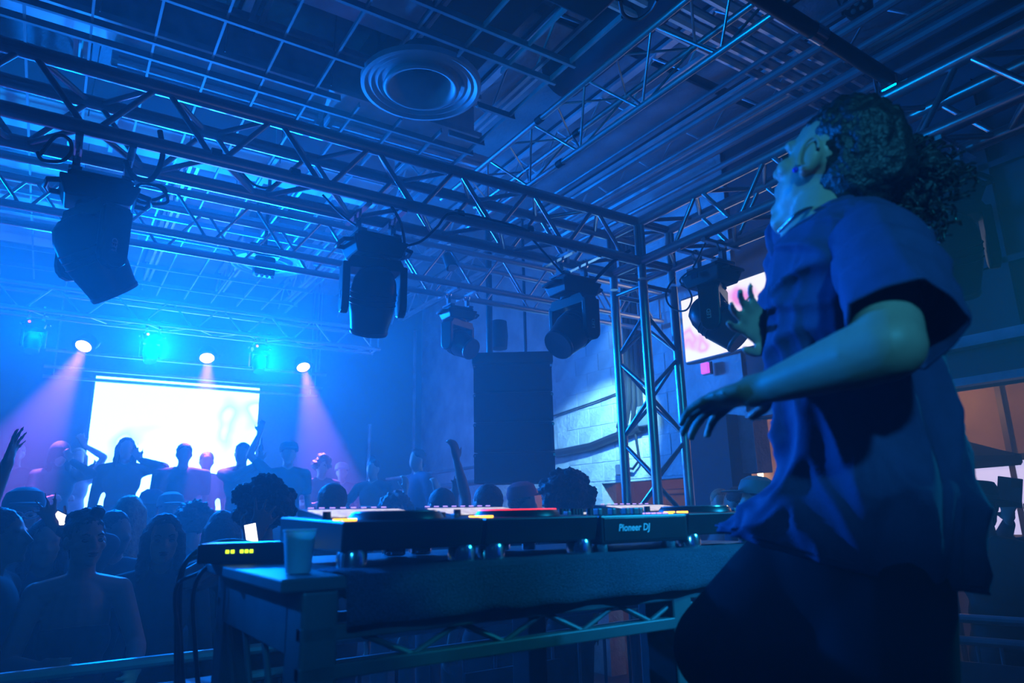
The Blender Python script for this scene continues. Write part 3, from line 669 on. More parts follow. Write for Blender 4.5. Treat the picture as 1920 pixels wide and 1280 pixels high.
for i in range(4):
    z = .32-i*.253
    b = MB(); b.hexa([PM @ V(q) for q in ((-.335, -.06, z-.122), (.335, -.06, z-.122), (.24, .3, z-.11), (-.24, .3, z-.11), (-.335, -.06, z+.122), (.335, -.06, z+.122), (.24, .3, z+.11), (-.24, .3, z+.11))])
    cb = b.build('cabinet', pam, pa)
    b = MB(); b.box((0, -.066, z), (.64, .016, .222), PM, ch=.006); b.build('grille', pgr, cb)
    for s in (-1, 1):
        b = MB(); b.box((s*.33, -.07, z+.10), (.02, .02, .02), PM); b.build('pin', chrome, cb)
for s in (-.2, .12):
    b = MB(); b.cyl(PM @ V((s, .1, .54)), PM @ V((s, .1, 1.9)), .014 if s > 0 else .03); b.build('hanging_pole', blackm, pa)
b = MB(); b.lathe([(.03, -.13), (.075, -.12), (.085, .0), (.075, .14), (.05, .15)], PM @ Mx.Translation((-.12, .3, .80)), 14); tag(b.build('chain_bag', umb, smooth=True), 'dark chain bag hanging above the loudspeaker array', 'bag')

# ------------------------------------------------------------------ DJ table and decks
TT = 1.5
tb = thing('dj_table', 'grey steel framed DJ table with truss legs and a charcoal mesh cover', 'table', (1.15, 1.65, 0.62))
b = MB(); b.box((1.155, 1.655, TT-.014), (1.59, .73, .024), ch=.004); b.build('table_top', tablem, tb)
for x, y in ((.434, 1.345), (.434, 1.97), (1.345, 1.345), (1.345, 1.97), (1.9, 1.345), (1.9, 1.97)):
    b = MB(); b.box((x, y, (TT-.026+.62)/2), (.068, .10, TT-.026-.62), ch=.006); b.build('leg', tablem, tb)
for x in (.41, 1.9):
    b = MB(); b.box((x, 1.66, TT-.085), (.02, .56, .115), ch=.003)
    b.build('side_apron', tablem, tb)
    b = MB(); b.box((x, 1.66, 1.17), (.03, .56, .035), ch=.004); b.build('side_rail', bar_m, tb)
    for k_ in range(3):
        y = 1.44+k_*.17; b = MB(); b.cyl((x, y+.13, TT-.14), (x, y, 1.18), .007, n=8); b.build('diagonal', tablem, tb, True)
for y in (1.31, 1.99):
    for z in (TT-.08-.02, 1.335):
        b = MB(); b.box((1.15, y, z), (1.5, .03, .026), ch=.003); b.build('front_rail' if y < 1.5 else 'back_rail', tablem, tb)
    k_ = 0; x = .52
    while x < 1.84:
        z0, z1 = (TT-.11, 1.345) if k_ % 2 == 0 else (1.345, TT-.11)
        b = MB(); b.cyl((x, y, z0), (x+.1, y, z1), .006, n=8); b.build('diagonal', tablem, tb, True); x += .104; k_ += 1
for y in (1.31, 1.99):
    b = MB(); b.box((1.15, y, .9), (1.5, .03, .03), ch=.003); b.build('lower_rail', tablem, tb)
# cloth
rows = []
for v, (yy, zz) in enumerate(((1.45, .003), (1.36, .004), (1.30, .004), (1.281, -.002), (1.276, -.02), (1.274, -.045), (1.272, -.07), (1.271, -.088))):
    r = []
    for i in range(121):
        x = .475+i*1.475/120; f = max(0, v-2)/5
        r.append(V((x, yy-.004*f*(math.sin(x*21+1)+math.sin(x*37+v*.3)), TT+zz+.001*math.sin(x*50))))
    rows.append(r)
b = MB(); b.grid(rows, False); cv = b.build('mesh_cover', cloth, tb, True); s_ = cv.modifiers.new('t', 'SOLIDIFY'); s_.thickness = .003
YD = 1.37; W = .329
def deck(x0, label, red=False):
    t = thing('media_deck', label, 'DJ deck', (x0+W/2, YD+.22, TT), 'DJ decks')
    dep = .453; zb_ = TT+.034; zf = TT+.093; zr = TT+.106
    b = MB(); b.hexa([V(q) for q in ((x0+.004, YD+.012, zb_), (x0+W-.004, YD+.012, zb_), (x0+W-.004, YD+dep, zb_), (x0+.004, YD+dep, zb_), (x0+.002, YD, zf), (x0+W-.002, YD, zf), (x0+W-.002, YD+dep, zr), (x0+.002, YD+dep, zr))])
    bo = b.build('body', black, t); bm_ = bo.modifiers.new('bv', 'BEVEL'); bm_.width = .004; bm_.segments = 2
    for fx_, fy_ in ((.035, .035), (W-.04, .035), (.035, dep-.05), (W-.04, dep-.05)):
        b = MB(); b.lathe([(.026, 0), (.031, .003), (.031, .028), (.027, .036)], Mx.Translation((x0+fx_, YD+fy_, TT+.001)), 20); b.build('foot', chrome, t, True)
    jm = Mx.Translation((x0+W*.53, YD+.135, zf+.002))
    b = MB(); b.lathe([(.109, 0), (.106, .008), (.099, .016), (.094, .017)], jm, 40); j = b.build('jog_wheel', blackm, t, True)
    b = MB(); b.lathe([(.094, .017), (.09, .019), (.0001, .0195)], jm, 40); b.build('jog_plate', greyp, j, True)
    b = MB(); b.lathe([(.0995, .0155), (.0985, .0175), (.095, .0175)], jm, 40); b.build('jog_ring', pad_red if red else chrome, j, True)
    # raised rear display
    b = MB(); y0, y1 = YD+.215, YD+dep
    b.hexa([V(q) for q in ((x0+.045, y0, zf+.001), (x0+W-.025, y0, zf+.001), (x0+W-.025, y1, zr-.002), (x0+.045, y1, zr-.002), (x0+.045, y0+.006, zf+.008), (x0+W-.025, y0+.006, zf+.008), (x0+W-.025, y1, zr+.019), (x0+.045, y1, zr+.019))])
    b.build('display_hood', black, t)
    e_ = V((0, y1-y0-.006, zr+.019-zf-.008)).normalized(); n_ = V((1, 0, 0)).cross(e_)
    mm = Mx((V((1, 0, 0)), e_, n_)).transposed().to_4x4(); mm.translation = V((x0+W/2+.01, (y0+.006+y1)/2, (zf+.008+zr+.019)/2))
    b = MB(); b.box((0, -.022, .001), (W-.085, .165, .003), mm); b.build('display', lcd, t)
    for q in range(8):
        b = MB(); b.box((-.10+q*.0285, .105, .003), (.014, .003, .002), mm); b.build('hot_key', pad_pu, t)
    for q, (dx, dy) in enumerate(((.032, .05), (.032, .10))):
        b = MB(); b.cyl((x0+dx, YD+dy, zf), (x0+dx, YD+dy, zf+.006), .016, n=18); b.build('cue_button' if q else 'play_button', pad_or, t, True)
    for dx, dy, hh in ((.032, .19, .022), (W-.022, .20, .020), (W-.03, .15, .016)):
        b = MB(); b.cyl((x0+dx, YD+dy, zf), (x0+dx, YD+dy, zf+hh), .010, .009, n=16); b.build('knob', black, t, True)
    b = MB(); b.box((x0+W-.022, YD+.10, zf+.006), (.012, .02, .012), ch=.002); b.build('tempo_fader', greyp, t)
    return t
deck(.495, 'black media deck at the cup end of the table with a bright display')
deck(.826, 'black media deck between the cup end deck and the mixer, red ring on its wheel', True)
deck(1.470, 'black media deck on the DJ side of the mixer')
t = thing('dj_mixer', 'black DJ mixer with pale lettering on its front between two decks', 'mixer', (1.312, 1.57, TT))
x0, x1 = 1.158, 1.466; zf = TT+.093
b = MB(); b.box(((x0+x1)/2, YD+.205, TT+.058), (x1-x0, .41, .070), ch=.005); b.build('body', black, t)
b = MB(); b.box(((x0+x1)/2, YD+.001, TT+.058), (x1-x0-.02, .006, .056), ch=.001); fp = b.build('front_plate', blackm, t)
me = TXT_MIX.copy(); me.materials.append(white); lo = link('lettering', me, fp)
lo.matrix_local = Mx.LocRotScale(V((1.268, YD-.0025, TT+.061))-BASES[t.name], Mx.Rotation(PI/2, 3, 'X').to_quaternion(), V((.72, .72, 1)))
for dx in (.03, .27):
    for dy in (.04, .36):
        b = MB(); b.lathe([(.018, 0), (.02, .003), (.02, .024)], Mx.Translation((x0+dx, YD+dy, TT+.001)), 18); b.build('foot', chrome, t, True)
for i in range(6):
    for j in range(5):
        if j == 0 and i in (1, 4): continue
        b = MB(); b.cyl((x0+.03+i*.05, YD+.15+j*.05, zf), (x0+.03+i*.05, YD+.15+j*.05, zf+.019), .0085, .0075, n=12); b.build('knob', black, t, True)
for i in range(4):
    b = MB(); b.box((x0+.065+i*.058, YD+.085+.01*i, zf+.009), (.014, .022, .018), ch=.003); b.build('channel_fader', greyp, t)
b = MB(); b.box((x0+.15, YD+.035, zf+.009), (.02, .014, .018), ch=.003); b.build('crossfader', greyp, t)
for i in range(6):
    b = MB(); b.cyl((x1-.03, YD+.03+i*.022, zf), (x1-.03, YD+.03+i*.022, zf+.004), .007, n=10); b.build('effect_button', pad_or if i == 0 else pad_pu, t, True)
b = MB(); b.box((x1-.09, YD+.34, zf+.006), (.12, .07, .006), ch=.001); b.build('display', lcd, t)
cp = thing('plastic_cup', 'pale translucent plastic cup standing on the corner of the table', 'cup', (.418, 1.40, TT))
M_ = Mx.Translation((.421, 1.40, TT))
b = MB(); b.lathe([(.0001, .002), (.0225, .001), (.0235, .0), (.0305, .076), (.0322, .078), (.0322, .081), (.0298, .081), (.0285, .070), (.0225, .004), (.0001, .004)], M_, 32); b.build('cup_wall', cupm, cp, True)
b = MB(); b.lathe([(.0001, .006), (.0225, .006), (.0278, .062), (.0001, .0625)], M_, 28); b.build('drink', mat('pale_drink', (.25, .35, .4), .1), cp, True)
du = thing('power_unit', 'black rack unit with lit yellow green digits at the end of the table', 'electronics', (.44, 1.93, TT))
c = aZ(452, 1046, TT+.012)
q = Mx.Translation(c) @ Mx.Rotation(math.radians(-25), 4, 'Z')
b = MB(); b.box((0, .06, .012), (.20, .14, .046), q, ch=.006); b.build('case', black, du)
b = MB(); b.box((.02, -.0115, .034), (.15, .004, .003), q); b.build('edge_strip', chrome, du)
for i, dx in enumerate((-.030, -.018, .003, .014, .025)):
    b = MB(); b.box((dx, -.0115, .016), (.008, .003, .008), q, ch=.001); b.build('digit', seg_on, du)
def cable2(label, pts, r=.006):
    o = cable(label, pts, r); o['group'] = 'cables at the end of the table'; return o
cable2('uppermost black cable arching off the end of the table', [aD(x, y, d) for x, y, d in ((500, 1024, 1.95), (440, 1013, 1.9), (390, 1022, 1.85), (350, 1050, 1.8), (332, 1110, 1.8), (330, 1280, 1.8))], .0055)
cable2('black cable sagging over the back corner of the table', [aD(x, y, d) for x, y, d in ((440, 1036, 1.9), (385, 1040, 1.85), (345, 1062, 1.8), (338, 1150, 1.8), (345, 1290, 1.8))], .005)
cable2('thin black cable hanging beside the table side apron', [aD(x, y, d) for x, y, d in ((430, 1045, 1.85), (380, 1070, 1.75), (362, 1120, 1.75), (365, 1200, 1.75), (372, 1290, 1.75))], .006)
cable2('glossy black cable curving lowest off the end of the table', [aD(x, y, d) for x, y, d in ((470, 1034, 1.9), (420, 1046, 1.86), (372, 1074, 1.8), (336, 1092, 1.78), (328, 1130, 1.78), (336, 1200, 1.78), (334, 1290, 1.78))], .005)
cable2('thin black cable arching between the two upper cables at the table end', [aD(x, y, d) for x, y, d in ((495, 1028, 1.95), (420, 1024, 1.88), (368, 1036, 1.84), (342, 1078, 1.8), (338, 1180, 1.8), (340, 1290, 1.8))], .0045)
bx = thing('white_carton', 'open white carton on the stage floor below the table end', 'box', (.3, 1.9, .62))
c = aD(378, 1275, 1.95)
b = MB(); b.box((c.x, c.y, (c.z+.62)/2), (.12, .1, c.z-.62), ch=.003); b.build('carton', whitep, bx)
b = MB(); b.hexa([c+V(q) for q in ((.06, -.05, 0), (.062, -.05, 0), (.062, .05, 0), (.06, .05, 0), (.085, -.05, .04), (.087, -.05, .04), (.087, .05, .04), (.085, .05, .04))]); b.build('flap', whitep, bx)

# ------------------------------------------------------------------ crowd barriers
def barrier(label, p0, p1, ztop, n, panel=False):
    p0, p1 = V((p0[0], p0[1], 0)), V((p1[0], p1[1], 0)); d = (p1-p0); u = d.normalized(); nrm = V((-u.y, u.x, 0))
    t = thing('crowd_barrier', label, 'barrier', (p0+p1)/2, 'crowd barriers')
    for z in (ztop, ztop-.09, .18):
        b = MB(); b.cyl(p0+V((0, 0, z)), p1+V((0, 0, z)), .019, n=10); b.build('rail', bar_m, t, True)
    for e in (p0, p1):
        b = MB(); b.cyl(e+V((0, 0, .02)), e+V((0, 0, ztop)), .019, n=10); b.build('post', bar_m, t, True)
        b = MB(); b.box(e+V((0, 0, .015)), (.06, .06, .03)); b.cyl(e+nrm*.25+V((0, 0, .02)), e-nrm*.25+V((0, 0, .02)), .018, n=8); b.build('foot', bar_m, t, True)
    for i in range(1, n):
        q = p0+d*(i/n); b = MB(); b.cyl(q+V((0, 0, .18)), q+V((0, 0, ztop-.09)), .008, n=8); b.build('bar', bar_m, t, True)
    if panel:
        q = (p0+p1)/2-nrm*.03; b = MB(); M_ = Mx((u, nrm, V((0, 0, 1)))).transposed().to_4x4(); M_.translation = q+V((0, 0, .8)); b.box((0, 0, 0), (.5, .012, .3), M_); b.build('sign_panel', greyp, t)
    return t
barrier('steel crowd barrier before the front row, at the cup end of the table', (-1.9, 2.82), (.58, 2.82), 1.14, 15)
barrier('steel crowd barrier seen beneath the DJ table', (.64, 2.82), (3.0, 2.82), 1.14, 15, True)
e0, e1 = aZ(1700, 1152, 1.12), aZ(2010, 1172, 1.12)
barrier('dark steel crowd barrier behind the DJ', e0, e1, 1.12, 7, True)

# ------------------------------------------------------------------ people
def add_hand(b, wr, d, side, nrm, size=1.0, curl=0.35, spread=0.12, rr=.0085):
    """palm plus four unequal bent fingers and a thumb leaving the side of the palm"""
    d, side, nrm = d.normalized(), side.normalized(), nrm.normalized(); k = size
    R = Mx((side, d, nrm)).transposed()
    b.ell(wr+d*.052*k, (.040*k, .052*k, .016*k), R, 12, 8)
    b.cap(wr-d*.01*k, wr+d*.03*k, .024*k, .026*k, 10)
    for i, (o_, l1, l2) in enumerate(((-.030, .040, .034), (-.010, .045, .038), (.010, .042, .036), (.029, .033, .028))):
        f = (d+side*spread*(i-1.5)).normalized(); p = wr+d*.095*k+side*o_*k-d*.004*abs(i-1.2)*k
        r = rr*k*(1.0 if i < 3 else .88)
        f1 = (f*math.cos(curl)+nrm*math.sin(curl)).normalized(); f2 = (f*math.cos(curl*2.2)+nrm*math.sin(curl*2.2)).normalized(); f3 = (f*math.cos(curl*3.0)+nrm*math.sin(curl*3.0)).normalized()
        q1 = p+f1*l1*k; q2 = q1+f2*l2*.6*k; q3 = q2+f3*l2*.55*k
        b.cap(p-d*.02*k, p, r*1.15, r*1.1, 8).cap(p, q1, r*1.1, r, 8).cap(q1, q2, r, r*.92, 8).cap(q2, q3, r*.92, r*.8, 8)
    th = (side*-1*.75+d*.75+nrm*.25).normalized(); p = wr+d*.022*k-side*.028*k; q = p+th*.045*k
    b.cap(p, q, .0125*k, .0105*k, 8).cap(q, q+(th*.5+d*.8+nrm*.15).normalized()*.034*k, .0105*k, .009*k, 8)
def add_head(b, M, k=1.0, face=True):
    R = M.to_3x3().normalized()
    def P(x, y, z): return M @ (V((x, y, z))*k)
    def E(c, r): b.ell(P(*c), [q*k for q in r], R, 14, 10)
    E((0, -.012, .03), (.073, .093, .088)); E((0, .02, -.03), (.061, .070, .085)); E((0, .037, -.078), (.042, .046, .034)); E((0, .0, -.05), (.056, .06, .06))
    if face:
        b.cap(P(0, .088, .004), P(0, .104, -.026), .009*k, .0135*k, 8); b.cap(P(-.014, .092, -.03), P(.014, .092, -.03), .010*k, .010*k, 8)
        b.cap(P(-.040, .070, .022), P(.040, .070, .022), .013*k, .013*k, 8)
        E((0, .083, -.056), (.024, .013, .008)); E((0, .081, -.068), (.020, .013, .008)); E((0, .074, -.098), (.020, .016, .014))
        for s in (-1, 1): E((s*.040, .058, -.022), (.024, .022, .022))
    for s in (-1, 1):
        E((s*.077, -.008, -.004), (.010, .020, .030)); E((s*.074, .000, -.028), (.008, .011, .014))
def elbow(S_, H_, l1, l2, pole):
    d = H_-S_; L = d.length
    if L > (l1+l2)*.985: H_ = S_+d.normalized()*(l1+l2)*.985; d = H_-S_; L = d.length
    a = (l1*l1-l2*l2+L*L)/(2*L); hh = math.sqrt(max(1e-6, l1*l1-a*a)); u = d/L
    p = (pole-u*pole.dot(u)).normalized(); return S_+u*a+p*hh, H_
PRE = {'down': ((.27, .03, .80), (0, -1, .0)), 'bent': ((.12, .30, 1.14), (.5, -.6, -.6)), 'up': ((.24, .10, 1.95), (1, .1, -.2)),
       'high': ((.15, .05, 2.02), (1, 0, -.1)), 'wide': ((.66, .12, 1.44), (0, -.4, -1)), 'face': ((.06, .22, 1.53), (.9, .2, -.6)),
       'rail': ((.20, .40, 1.12), (.4, -.6, -.6)), 'wave': ((.42, .20, 1.72), (.8, -.1, -.8)), 'phone': ((.10, .36, 1.66), (.9, 0, -.8)), 'hip': ((.24, .02, 1.0), (1, -.5, 0)), 'cross': ((-.10, .20, 1.22), (.9, -.1, -.6))}
NP = [0]
def person(label, px, py, D, floor, face_to, hair='short', hc=0, sk=0, top=0, pants=0, arms=('down', 'down'), vox=.016, group=None, pitch=0.0, turn=0.0, hat=None, lean=0.0, sleeve='short', slim=1.0, eyes=False, skirt=False, hand_open=True):
    hp = aD(px, py, D); k = (hp.z-floor)/1.60
    dirv = V((face_to[0]-hp.x, face_to[1]-hp.y, 0)); th = math.atan2(-dirv.x, dirv.y)
    t = thing('person', label, 'person', (hp.x, hp.y, floor), group, th, world=False)
    NP[0] += 1
    b = MB(); g = MB(); pt_ = MB()
    def P(x, y, z): return V((x*k*slim if abs(x) < .3 and z < 1.45 else x*k, y*k, z*k))
    r = lambda v: v*k
    # torso
    for B, e in ((b, 0), (g, .013)):
        B.ell(P(0, 0, 1.27), (r(.155+e)*slim, r(.105+e), r(.19)), None, 16, 10); B.ell(P(0, .005, 1.06), (r(.132+e)*slim, r(.098+e), r(.17)), None, 16, 10)
        for s in (-1, 1): B.cap(P(s*.05, -.01, 1.41), P(s*.172, -.01, 1.385), r(.058+e), r(.056+e))
    b.ell(P(0, -.01, .92), (r(.162)*slim, r(.115), r(.13))); g.ell(P(0, -.008, .95), (r(.168)*slim, r(.122), r(.12)))
    b.cap(P(0, -.015, 1.40), P(0, .0, 1.53), r(.056), r(.052))
    pt_.ell(P(0, -.01, .90), (r(.170)*slim, r(.124), r(.13)))
    for s in (-1, 1):
        b.cap(P(s*.09, 0, .88), P(s*.10, .01, .48), r(.08), r(.055)).cap(P(s*.10, .01, .48), P(s*.10, -.01, .09), r(.055), r(.038)).cap(P(s*.10, -.03, .045), P(s*.11, .14, .035), r(.042), r(.034))
        pt_.cap(P(s*.09, 0, .88), P(s*.10, .01, .48), r(.092), r(.068)).cap(P(s*.10, .01, .48), P(s*.10, -.01, .12), r(.068), r(.056))
    # arms
    raised = False
    for s, mode in zip((-1, 1), arms):
        if isinstance(mode, tuple) and mode[0] == 'at':
            q_ = Mx.Rotation(-th, 3, 'Z') @ (aD(*mode[1:4])-V((hp.x, hp.y, floor))); tgt, pole = (s*q_.x/k, q_.y/k, q_.z/k), (1, -.2, -.5)
        else: tgt, pole = PRE[mode] if isinstance(mode, str) else mode
        S_ = V((s*.186*k*slim, -.01*k, 1.39*k)); H_ = V((s*tgt[0], tgt[1], tgt[2]))*k
        Eb, H_ = elbow(S_, H_, .285*k, .25*k, V((s*pole[0], pole[1], pole[2])))
        b.cap(S_, Eb, r(.050), r(.038)).cap(Eb, Eb+(H_-Eb)*.35, r(.039), r(.039)).cap(Eb+(H_-Eb)*.35, H_, r(.039), r(.025))
        if sleeve == 'short': g.cap(S_, S_+(Eb-S_)*.62, r(.064), r(.060))
        elif sleeve == 'long': g.cap(S_, Eb, r(.062), r(.052)).cap(Eb, Eb+(H_-Eb)*.92, r(.052), r(.038))
        d = (H_-Eb).normalized(); up_hand = tgt[2] > 1.45; raised = raised or up_hand or mode in ('wide', 'rail')
        if up_hand: d = (d*.6+V((0, .1, .7))).normalized()
        nrm = V((0, 1, 0)) if up_hand else V((-s, .2, 0)); nrm = (nrm-d*nrm.dot(d)).normalized(); side = d.cross(nrm)*(1 if s > 0 else -1)
        add_hand(b, H_, d, side, nrm, k*1.02, .12 if up_hand and hand_open else .5, .30 if up_hand and hand_open else .06, rr=.0095)
    Mh = Mx.Translation(P(0, .02, 1.60)) @ Mx.Rotation(turn, 4, 'Z') @ Mx.Rotation(pitch, 4, 'X')
    add_head(b, Mh, k, D < 6)
    v = vox*.72 if raised else vox
    remesh(b.build('body', skin_c[sk], t), v*k, 4)
    if sleeve == 'none':
        g.bm.free(); g = MB(); g.ell(P(0, .003, 1.19), (r(.168)*slim, r(.118), r(.13)), None, 16, 10); g.ell(P(0, .005, 1.06), (r(.147)*slim, r(.112), r(.14)), None, 16, 10)
    remesh(g.build('top', cl_c[top], t), vox*k, 5)
    if skirt: pt_.cap(P(0, 0, .9), P(0, 0, .45), r(.19), r(.27))
    remesh(pt_.build('trousers' if not skirt else 'skirt', cl_c[pants], t), vox*1.3*k, 4)
    # hair
    R = Mh.to_3x3().normalized(); Q = lambda x, y, z: Mh @ (V((x, y, z))*k); rnd = random.Random(NP[0])
    h = MB(); vh = vox*.75
    if hair in ('short', 'long', 'bun'):
        h.ell(Q(0, -.026, .042), (r(.083), r(.098), r(.087)), R @ Mx.Rotation(.25, 3, 'X')); h.cap(Q(0, -.075, .0), Q(0, -.07, -.06), r(.05), r(.035))
    if hair == 'long':
        for s in (-1, 1): h.cap(Q(s*.070, .005, .02), Q(s*.092, .015, -.26), r(.030), r(.028)); h.cap(Q(s*.05, -.06, .02), Q(s*.07, -.08, -.32), r(.05), r(.04))
        h.cap(Q(0, -.07, 0), Q(0, -.10, -.34), r(.075), r(.055))
    if hair == 'bun':
        for i in range(10): h.ell(Q(rnd.uniform(-.05, .05), rnd.uniform(-.08, .03), .10+rnd.uniform(-.02, .035)), r(rnd.uniform(.025, .04)))
    if hair == 'curly':
        for i in range(46):
            a_, e_ = rnd.uniform(0, 2*PI), rnd.uniform(-.5, 1.4); q_ = V((math.cos(a_)*math.cos(e_)*.105, math.sin(a_)*math.cos(e_)*.115-.03, math.sin(e_)*.105+.04))
            if q_.y > .045 and q_.z < .07: continue
            h.ell(Q(*q_), r(rnd.uniform(.024, .040)), None, 9, 6)
        h.ell(Q(0, -.03, .04), (r(.10), r(.105), r(.10)), R)
    if hair == 'afro':
        for i in range(90):
            a_, e_ = rnd.uniform(0, 2*PI), rnd.uniform(-.45, 1.5); q_ = V((math.cos(a_)*math.cos(e_)*.165, math.sin(a_)*math.cos(e_)*.165-.03, math.sin(e_)*.15+.05))
            if q_.y > .06 and q_.z < .06: continue
            h.ell(Q(*q_), r(rnd.uniform(.022, .036)), None, 9, 6)
        h.ell(Q(0, -.035, .05), (r(.155), r(.15), r(.14)), R)
    if hair != 'bald': remesh(h.build('hair', hair_c[hc], t), vh*k, 2 if hair in ('curly', 'afro', 'bun') else 6, disp=.05 if hair in ('curly', 'afro') else .014)
    else: h.bm.free()
    if hat:
        kind, hm = hat; c = MB(); FM = Mx.Translation(Q(0, -.012, .052)) @ (R @ Mx.Rotation(.12, 3, 'X')).to_4x4()
        if kind == 'cap':
            c.lathe([(r(.100), r(-.015)), (r(.101), r(.02)), (r(.088), r(.065)), (r(.05), r(.092)), (.0001, r(.098))], FM, 24, 1.0, 1.12)
            c.ell(FM @ V((0, r(.135), r(-.008))), (r(.075), r(.085), r(.008)), R, 16, 6)
        elif kind == 'hat':
            c.lathe([(r(.185), r(-.01)), (r(.187), r(-.004)), (r(.105), r(.0)), (r(.098), r(.075)), (r(.085), r(.10)), (r(.03), r(.095)), (.0001, r(.085))], FM, 28, .95, 1.1)
            c.lathe([(r(.106), r(.003)), (r(.106), r(.025)), (r(.1025), r(.027))], FM, 28, .95, 1.1)
        elif kind == 'hood':
            c.ell(Q(0, -.02, .02), (r(.105), r(.118), r(.125)), R)
            c.cap(Q(0, -.06, -.1), P(0, -.05, 1.42), r(.09), r(.11))
        c.build('hat' if kind != 'hood' else 'hood', hm, t, True)
    if eyes:
        for s in (-1, 1): e = MB(); e.ell(Q(s*.031, .0775, -.002), (r(.014), r(.010), r(.008)), R, 10, 7); e.build('eye', eye_m, t, True)
        for s in (-1, 1): e = MB(); e.tube([Q(s*x_, y_, z_) for x_, y_, z_ in ((.016, .088, .019), (.030, .086, .025), (.044, .077, .022))], .0035*k, 6); e.build('eyebrow', hair_c[hc], t, True)
        e = MB(); e.ell(Q(0, .092, -.056), (r(.022), r(.007), r(.005)), R, 12, 7); e.ell(Q(0, .090, -.066), (r(.018), r(.008), r(.006)), R, 12, 7); e.build('lips', lip_m, t, True)
    return t, Q, R, k
BOOTH = (1.2, 0.9); FAR = (0.4, 14.0)
G1 = 'dancers on the floor before the table'; G2 = 'crowd behind the decks'; G3 = 'dancers on the far stage'; G4 = 'people behind the DJ'
# floor crowd by the cup end of the table
p1 = person('woman with hair pinned up and a strapless top, hand over the barrier', 160, 1015, 2.95, 0, (.2, 0), 'bun', 0, 2, 1, 0, ('rail', 'bent'), .009, G1, pitch=.1, turn=.3, sleeve='none', slim=.86, eyes=True)
person('woman with long centre parted hair in a dark long sleeved top', 306, 1012, 3.25, 0, (.25, 0), 'long', 0, 0, 0, 0, ('down', 'down'), .009, G1, sleeve='long', slim=.88, eyes=True)
pg_ = person('person in a dark cap and white rimmed pointed glasses', 42, 966, 3.9, 0, (.2, 0), 'short', 0, 1, 0, 0, ('down', 'bent'), .014, G1, hat=('cap', cl_c[1]), eyes=True)
tg, Qg, Rg, kg = pg_
for s in (-1, 1):
    e = MB(); e.tube([Qg(s*(.036+.034*math.cos(a)+.006*max(0, math.cos(a))), .098, .0+.018*math.sin(a)+.010*max(0, math.cos(a))) for a in [2*PI*i/18 for i in range(18)]], .0045*kg, 7, True); e.build('glasses_rim', white, tg, True)
e = MB(); e.tube([Qg(-.008, .101, .004), Qg(.008, .101, .004)], .004*kg); e.build('glasses_bridge', white, tg, True)
person('person with loose dark hair tucked between the strapless top and the glasses', 84, 1020, 3.3, 0, (.3, 0), 'long', 0, 0, 1, 0, (('at', 108, 990, 3.2), 'down'), .014, G1, sleeve='long', slim=.9)
person('person at the very edge with a raised open hand', -6, 1008, 2.85, 0, (1.2, 3.2), 'short', 0, 1, 0, 0, ('down', ('at', 20, 846, 2.95)), .012, G1, pitch=.1)
person('fair haired person facing the far stage', 240, 968, 4.3, 0, FAR, 'long', 2, 2, 1, 0, ('bent', 'bent'), .016, G1, slim=.9)
person('person in a light cap beside the fair hair', 284, 950, 6.3, 0, FAR, 'short', 0, 0, 1, 0, ('down', 'down'), .016, G1, hat=('cap', cl_c[4]))
person('person in a grey cap facing this way behind the woman in black', 318, 958, 5.8, 0, BOOTH, 'short', 0, 0, 4, 0, ('down', 'bent'), .016, G1, hat=('cap', cl_c[5]))
person('person with sleek long dark hair seen from behind beside the table cables', 415, 1000, 3.75, 0, FAR, 'long', 0, 0, 0, 0, ('down', 'down'), .014, G1, sleeve='long', slim=.92)
person('person with short wavy hair behind the sleek long hair', 362, 985, 4.75, 0, FAR, 'curly', 1, 0, 1, 0, ('down', 'down'), .016, G1)
person('person with thick curly hair at the corner of the decks, hands raised', 490, 968, 3.0, 0, FAR, 'curly', 0, 1, 0, 0, (('at', 468, 1018, 2.72), 'down'), .013, G1)
person('short haired person whose ear shows between the strapless top and the woman in black', 214, 1000, 3.7, 0, (.6, 0), 'short', 1, 0, 0, 0, ('down', 'down'), .016, G1, turn=.6)
def phone(label, c, face, wd=.075, hh=.15, roll=0.0, lit=True, flip=False):
    c = V(c); f = (V(face)-c).normalized(); x = V((0, 0, 1)).cross(f).normalized(); z = f.cross(x)
    M_ = Mx((x, f, z)).transposed().to_4x4(); M_.translation = c; M_ = M_ @ Mx.Rotation(roll, 4, 'Y')
    t = thing('phone', label, 'phone', c)
    b = MB(); b.box((0, 0, 0), (wd, .009, hh), M_, ch=.004); b.build('case', greyp if not lit else black, t)
    if lit: b = MB(); b.box((0, .0052, 0), (wd-.008, .001, hh-.012), M_); b.build('lit_screen', phone_on, t)
    b = MB(); b.box((wd*.22, -.006 if lit else .006, hh*.33), (wd*.38, .006, wd*.4), M_, ch=.002); b.build('camera_bump', black, t)
    return t
phone('glowing phone held up in front of the pinned up hair', aD(113, 972, 3.2), (0, 0, 1.6), .065, .06, .5)
phone('glowing phone at the corner of the decks beside the curly hair', aD(471, 1000, 2.7), (0, 0, 1.6), .05, .085, -.2)
